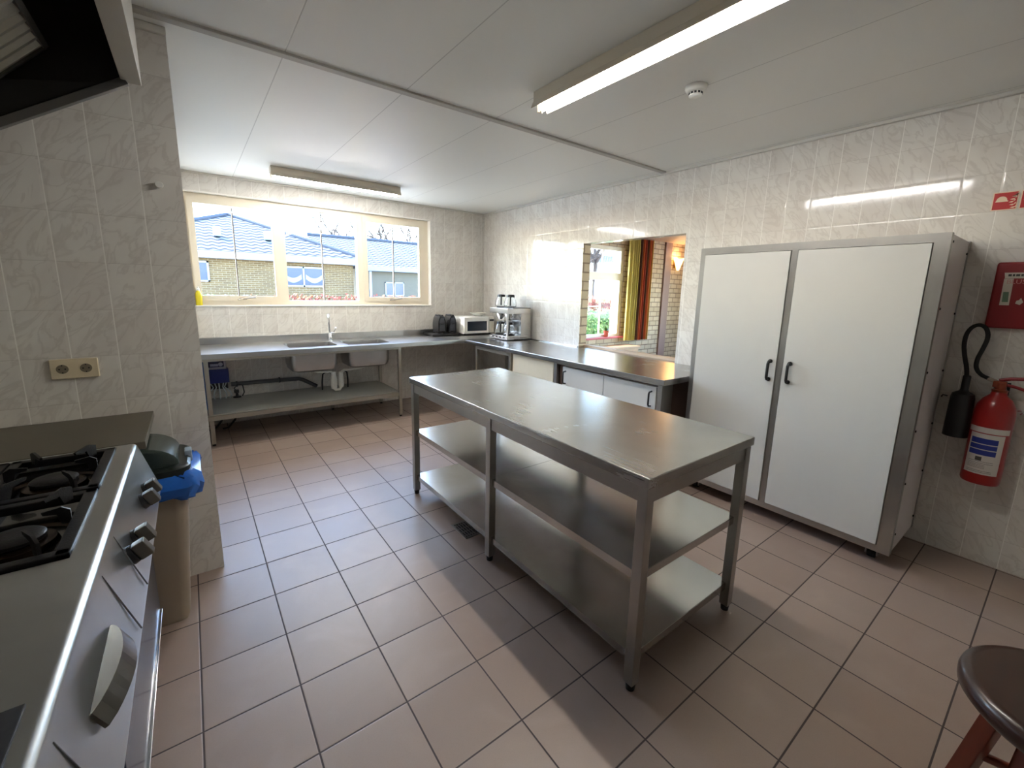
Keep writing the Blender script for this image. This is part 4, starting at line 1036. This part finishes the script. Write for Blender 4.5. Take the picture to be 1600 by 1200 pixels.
q = MB(); q.box(-.115, -.098, -1.42, -.55, .275, .64, .003); dr = q.build('oven_door', mat('oven_door_dark', (60, 66, 84), .16, metal=.6, noise=.2), t)
MB().box(-.1, -.092, -1.42, -.55, .268, .284, .002).build('door_edge', CHROME, dr)
q = MB(); q.box(-.115, -.098, -2.28, -1.45, .275, .64, .003); q.build('oven_door', mat('oven_door_dark', (60, 66, 84)), t)

# steel ledge between the stove and the wall
tag(MB().box(-.99, -.088, -.402, .096, SZ-.03, SZ, .003).build('steel_ledge', mat('ledge_steel', (120, 112, 98), .42, metal=.75, noise=.08)), 'plain steel ledge between the gas stove and the tiled wall', 'worktop')

# waste bin with blue bag
bx, by = -.135, -.15
t = thing('waste_bin', 'beige waste bin with dark green swing lid and blue bag beside the stove', 'waste bin', (bx, by, 0))
q = MB(); rings = []
for hw, z, r in ((.100, .0, .03), (.106, .02, .035), (.155, .66, .05), (.165, .665, .05), (.165, .69, .05)):
    rings.append([q.bm.verts.new((x, y, z)) for x, y in rrect(bx-hw, bx+hw, by-hw*.95, by+hw*.95, r)])
for A, B in zip(rings, rings[1:]):
    for i in range(len(A)): q.bm.faces.new((A[i], A[(i+1) % len(A)], B[(i+1) % len(A)], B[i]))
q.bm.faces.new(rings[0][::-1]); q.bm.faces.new(rings[-1])
q.build('bin_body', mat('bin_beige', (150, 135, 116), .5, noise=.04), t)
q = MB(); rings = []; rnd = random.Random(4)
for hw, z in ((.157, .60), (.178, .61), (.19, .655), (.182, .69), (.168, .705)):
    rings.append([q.bm.verts.new((x+rnd.uniform(-.007, .007)+(.018 if x > bx+.1 and .6 < z < .7 else 0), y+rnd.uniform(-.007, .007), z+rnd.uniform(-.012, .012))) for x, y in rrect(bx-hw, bx+hw, by-hw, by+hw, .06, 8)])
for A, B in zip(rings, rings[1:]):
    for i in range(len(A)): q.bm.faces.new((A[i], A[(i+1) % len(A)], B[(i+1) % len(A)], B[i]))
q.build('bin_bag', mat('blue_bag', (36, 104, 196), .22, noise=.2, nscale=30), t)
q = MB(); rings = []
for hw, z in ((.168, .70), (.170, .735), (.160, .745)):
    rings.append([q.bm.verts.new((x, y, z)) for x, y in rrect(bx-hw, bx+hw, by-hw, by+hw, .06)])
for A, B in zip(rings, rings[1:]):
    for i in range(len(A)): q.bm.faces.new((A[i], A[(i+1) % len(A)], B[(i+1) % len(A)], B[i]))
q.bm.faces.new(rings[-1]); q.build('bin_lid', mat('bin_green', (26, 34, 29), .35), t)
q = MB(); N = 14      # domed swing flap
for j_ in range(N):
    a0, a1 = PI*j_/N, PI*(j_+1)/N
    for (ya, yb, ra, rb) in ((-.13, -.12, .10, .115), (-.12, .12, .115, .115), (.12, .13, .115, .10)):
        q.quad((bx+1.15*ra*math.cos(a0), by+ya, .745+.72*ra*math.sin(a0)), (bx+1.15*ra*math.cos(a1), by+ya, .745+.72*ra*math.sin(a1)), (bx+1.15*rb*math.cos(a1), by+yb, .745+.72*rb*math.sin(a1)), (bx+1.15*rb*math.cos(a0), by+yb, .745+.72*rb*math.sin(a0)))
for ya in (-.13, .13):
    q.bm.faces.new([q.bm.verts.new((bx+.115*math.cos(PI*i/N), by+ya, .745+.072*math.sin(PI*i/N))) for i in range(N+1)])
bmesh.ops.remove_doubles(q.bm, verts=q.bm.verts, dist=.0005)
q.build('swing_flap', mat('bin_green_light', (54, 64, 57), .25, coat=.3), t)
MB().box(bx+.15, bx+.176, by-.03, by+.03, .715, .765, .004).build('latch', mat('latch_grey', (150, 164, 176), .35), t)

# ------------------------------------------------------------ extractor hood
t = thing('extractor_hood', 'metal extractor hood with grease filters above the stove', 'extractor hood', (-.5, -1.5, 1.9))
HY0, HY1 = -2.9, -.6
def zr(x): return max(1.905, 2.10 + (x-0.0)*.66)       # sloping lower edge of the end panel
LG = mat('hood_light_metal', (176, 172, 164), .32, metal=.5, noise=.05)
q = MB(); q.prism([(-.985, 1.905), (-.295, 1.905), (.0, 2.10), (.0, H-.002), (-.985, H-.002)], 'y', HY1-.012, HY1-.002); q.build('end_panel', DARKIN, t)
q = MB(); q.box(.026, .036, HY0, HY1, 2.1, H-.002); q.build('front_panel', LG, t)
q = MB(); q.box(-.012, .036, HY0, HY1, 2.094, 2.104, .002); q.box(-.012, -.004, HY0, HY1, 2.10, 2.13)
q.build('front_rim', LG, t)
q = MB(); q.obox((-.1475, HY1-.009, 1.9975), Vector((.295, 0, .195)).normalized(), (0, 1, 0), Vector((-.195, 0, .295)).normalized(), .354, .022, .022, .002)
q.box(-.985, -.295, HY1-.02, HY1+.002, 1.894, 1.914, .002); q.build('end_rim', mat('rim_grey', (96, 94, 90), .4, metal=.5), t)
q = MB(); q.box(-.985, .026, HY0, HY1-.012, H-.05, H-.03); q.box(-.985, -.975, HY0, HY1-.012, 1.9, H-.03); q.box(.016, .026, HY0, HY1-.012, 2.13, H-.03); q.build('hood_interior', mat('hood_black', (14, 13, 14), .6), t)  # even near-black tone inside the hood
# baffle filters: a sloping row with corrugations across the slope
u = Vector((.69, 0, .72)).normalized(); nrm = Vector((-u.z, 0, u.x))
c0 = Vector((-.165, 0, 2.132)); Lf = .62
for k in range(4):
    ya = -.64-.5*k; yb = ya-.49
    q = MB(); N = 40; A = []; B = []
    for i in range(N+1):
        yy = ya+(yb-ya)*i/N; h = .006*(1 if (i//2) % 2 else -1)
        A.append(q.bm.verts.new(c0 + Vector((0, yy, 0)) + nrm*h)); B.append(q.bm.verts.new(c0 - u*Lf + Vector((0, yy, 0)) + nrm*h))
    for i in range(N): q.bm.faces.new((A[i], A[i+1], B[i+1], B[i]))
    fo = q.build('grease_filter', mat('filter_metal', (176, 172, 158), .35, metal=.6, noise=.08), t, smooth=False)
    q = MB(); cc = c0 + Vector((0, (ya+yb)/2, 0))
    q.obox(cc, u, (0, 1, 0), nrm, .014, .49, .024); q.obox(cc-u*Lf, u, (0, 1, 0), nrm, .014, .49, .024); q.obox(cc-u*Lf/2+Vector((0, .245, 0)), u, (0, 1, 0), nrm, Lf, .01, .024); q.obox(cc-u*Lf/2-Vector((0, .245, 0)), u, (0, 1, 0), nrm, Lf, .01, .024)
    q.build('filter_frame', mat('filter_frame', (70, 68, 62), .4, metal=.6), fo)

# ------------------------------------------------------------ stool
sx, sy, szt, sr = 1.52, -2.61, .65, .19
t = thing('wooden_stool', 'dark round wooden stool in the bottom right corner of the picture', 'stool', (sx, sy, 0))
MB().lathe((sx, sy, szt-.038), [(sr-.035, -.018), (sr-.012, -.014), (sr-.001, 0), (sr, .016), (sr-.003, .028), (sr-.012, .036), (sr-.026, .038), (.09, .034), (.02, .033)], 56).build('seat', SEATW, t)
for k in range(4):
    a = PI*.25+.30 + k*PI/2; u = Vector((math.cos(a), math.sin(a), 0)); top = Vector((sx, sy, szt-.054))+u*.11; bot = Vector((sx, sy, 0))+u*.215
    d = (bot-top).normalized(); v = Vector((0, 0, 1)).cross(u); q = MB()
    q.obox((top+bot)/2, d, v, d.cross(v), (bot-top).length-.004, .036, .036, .004)
    q.build('leg', WOODR, t)
for (z, r) in ((.22, .178), (.36, .153)):
    for k in range(4):
        a = PI*.25+.30 + k*PI/2; p = Vector((sx+r*math.cos(a), sy+r*math.sin(a), z)); p2 = Vector((sx+r*math.cos(a+PI/2), sy+r*math.sin(a+PI/2), z))
        if (k % 2 == 0) == (z < .3): MB().cyl(p, p2, .011, n=12).build('stretcher', WOODR, t)
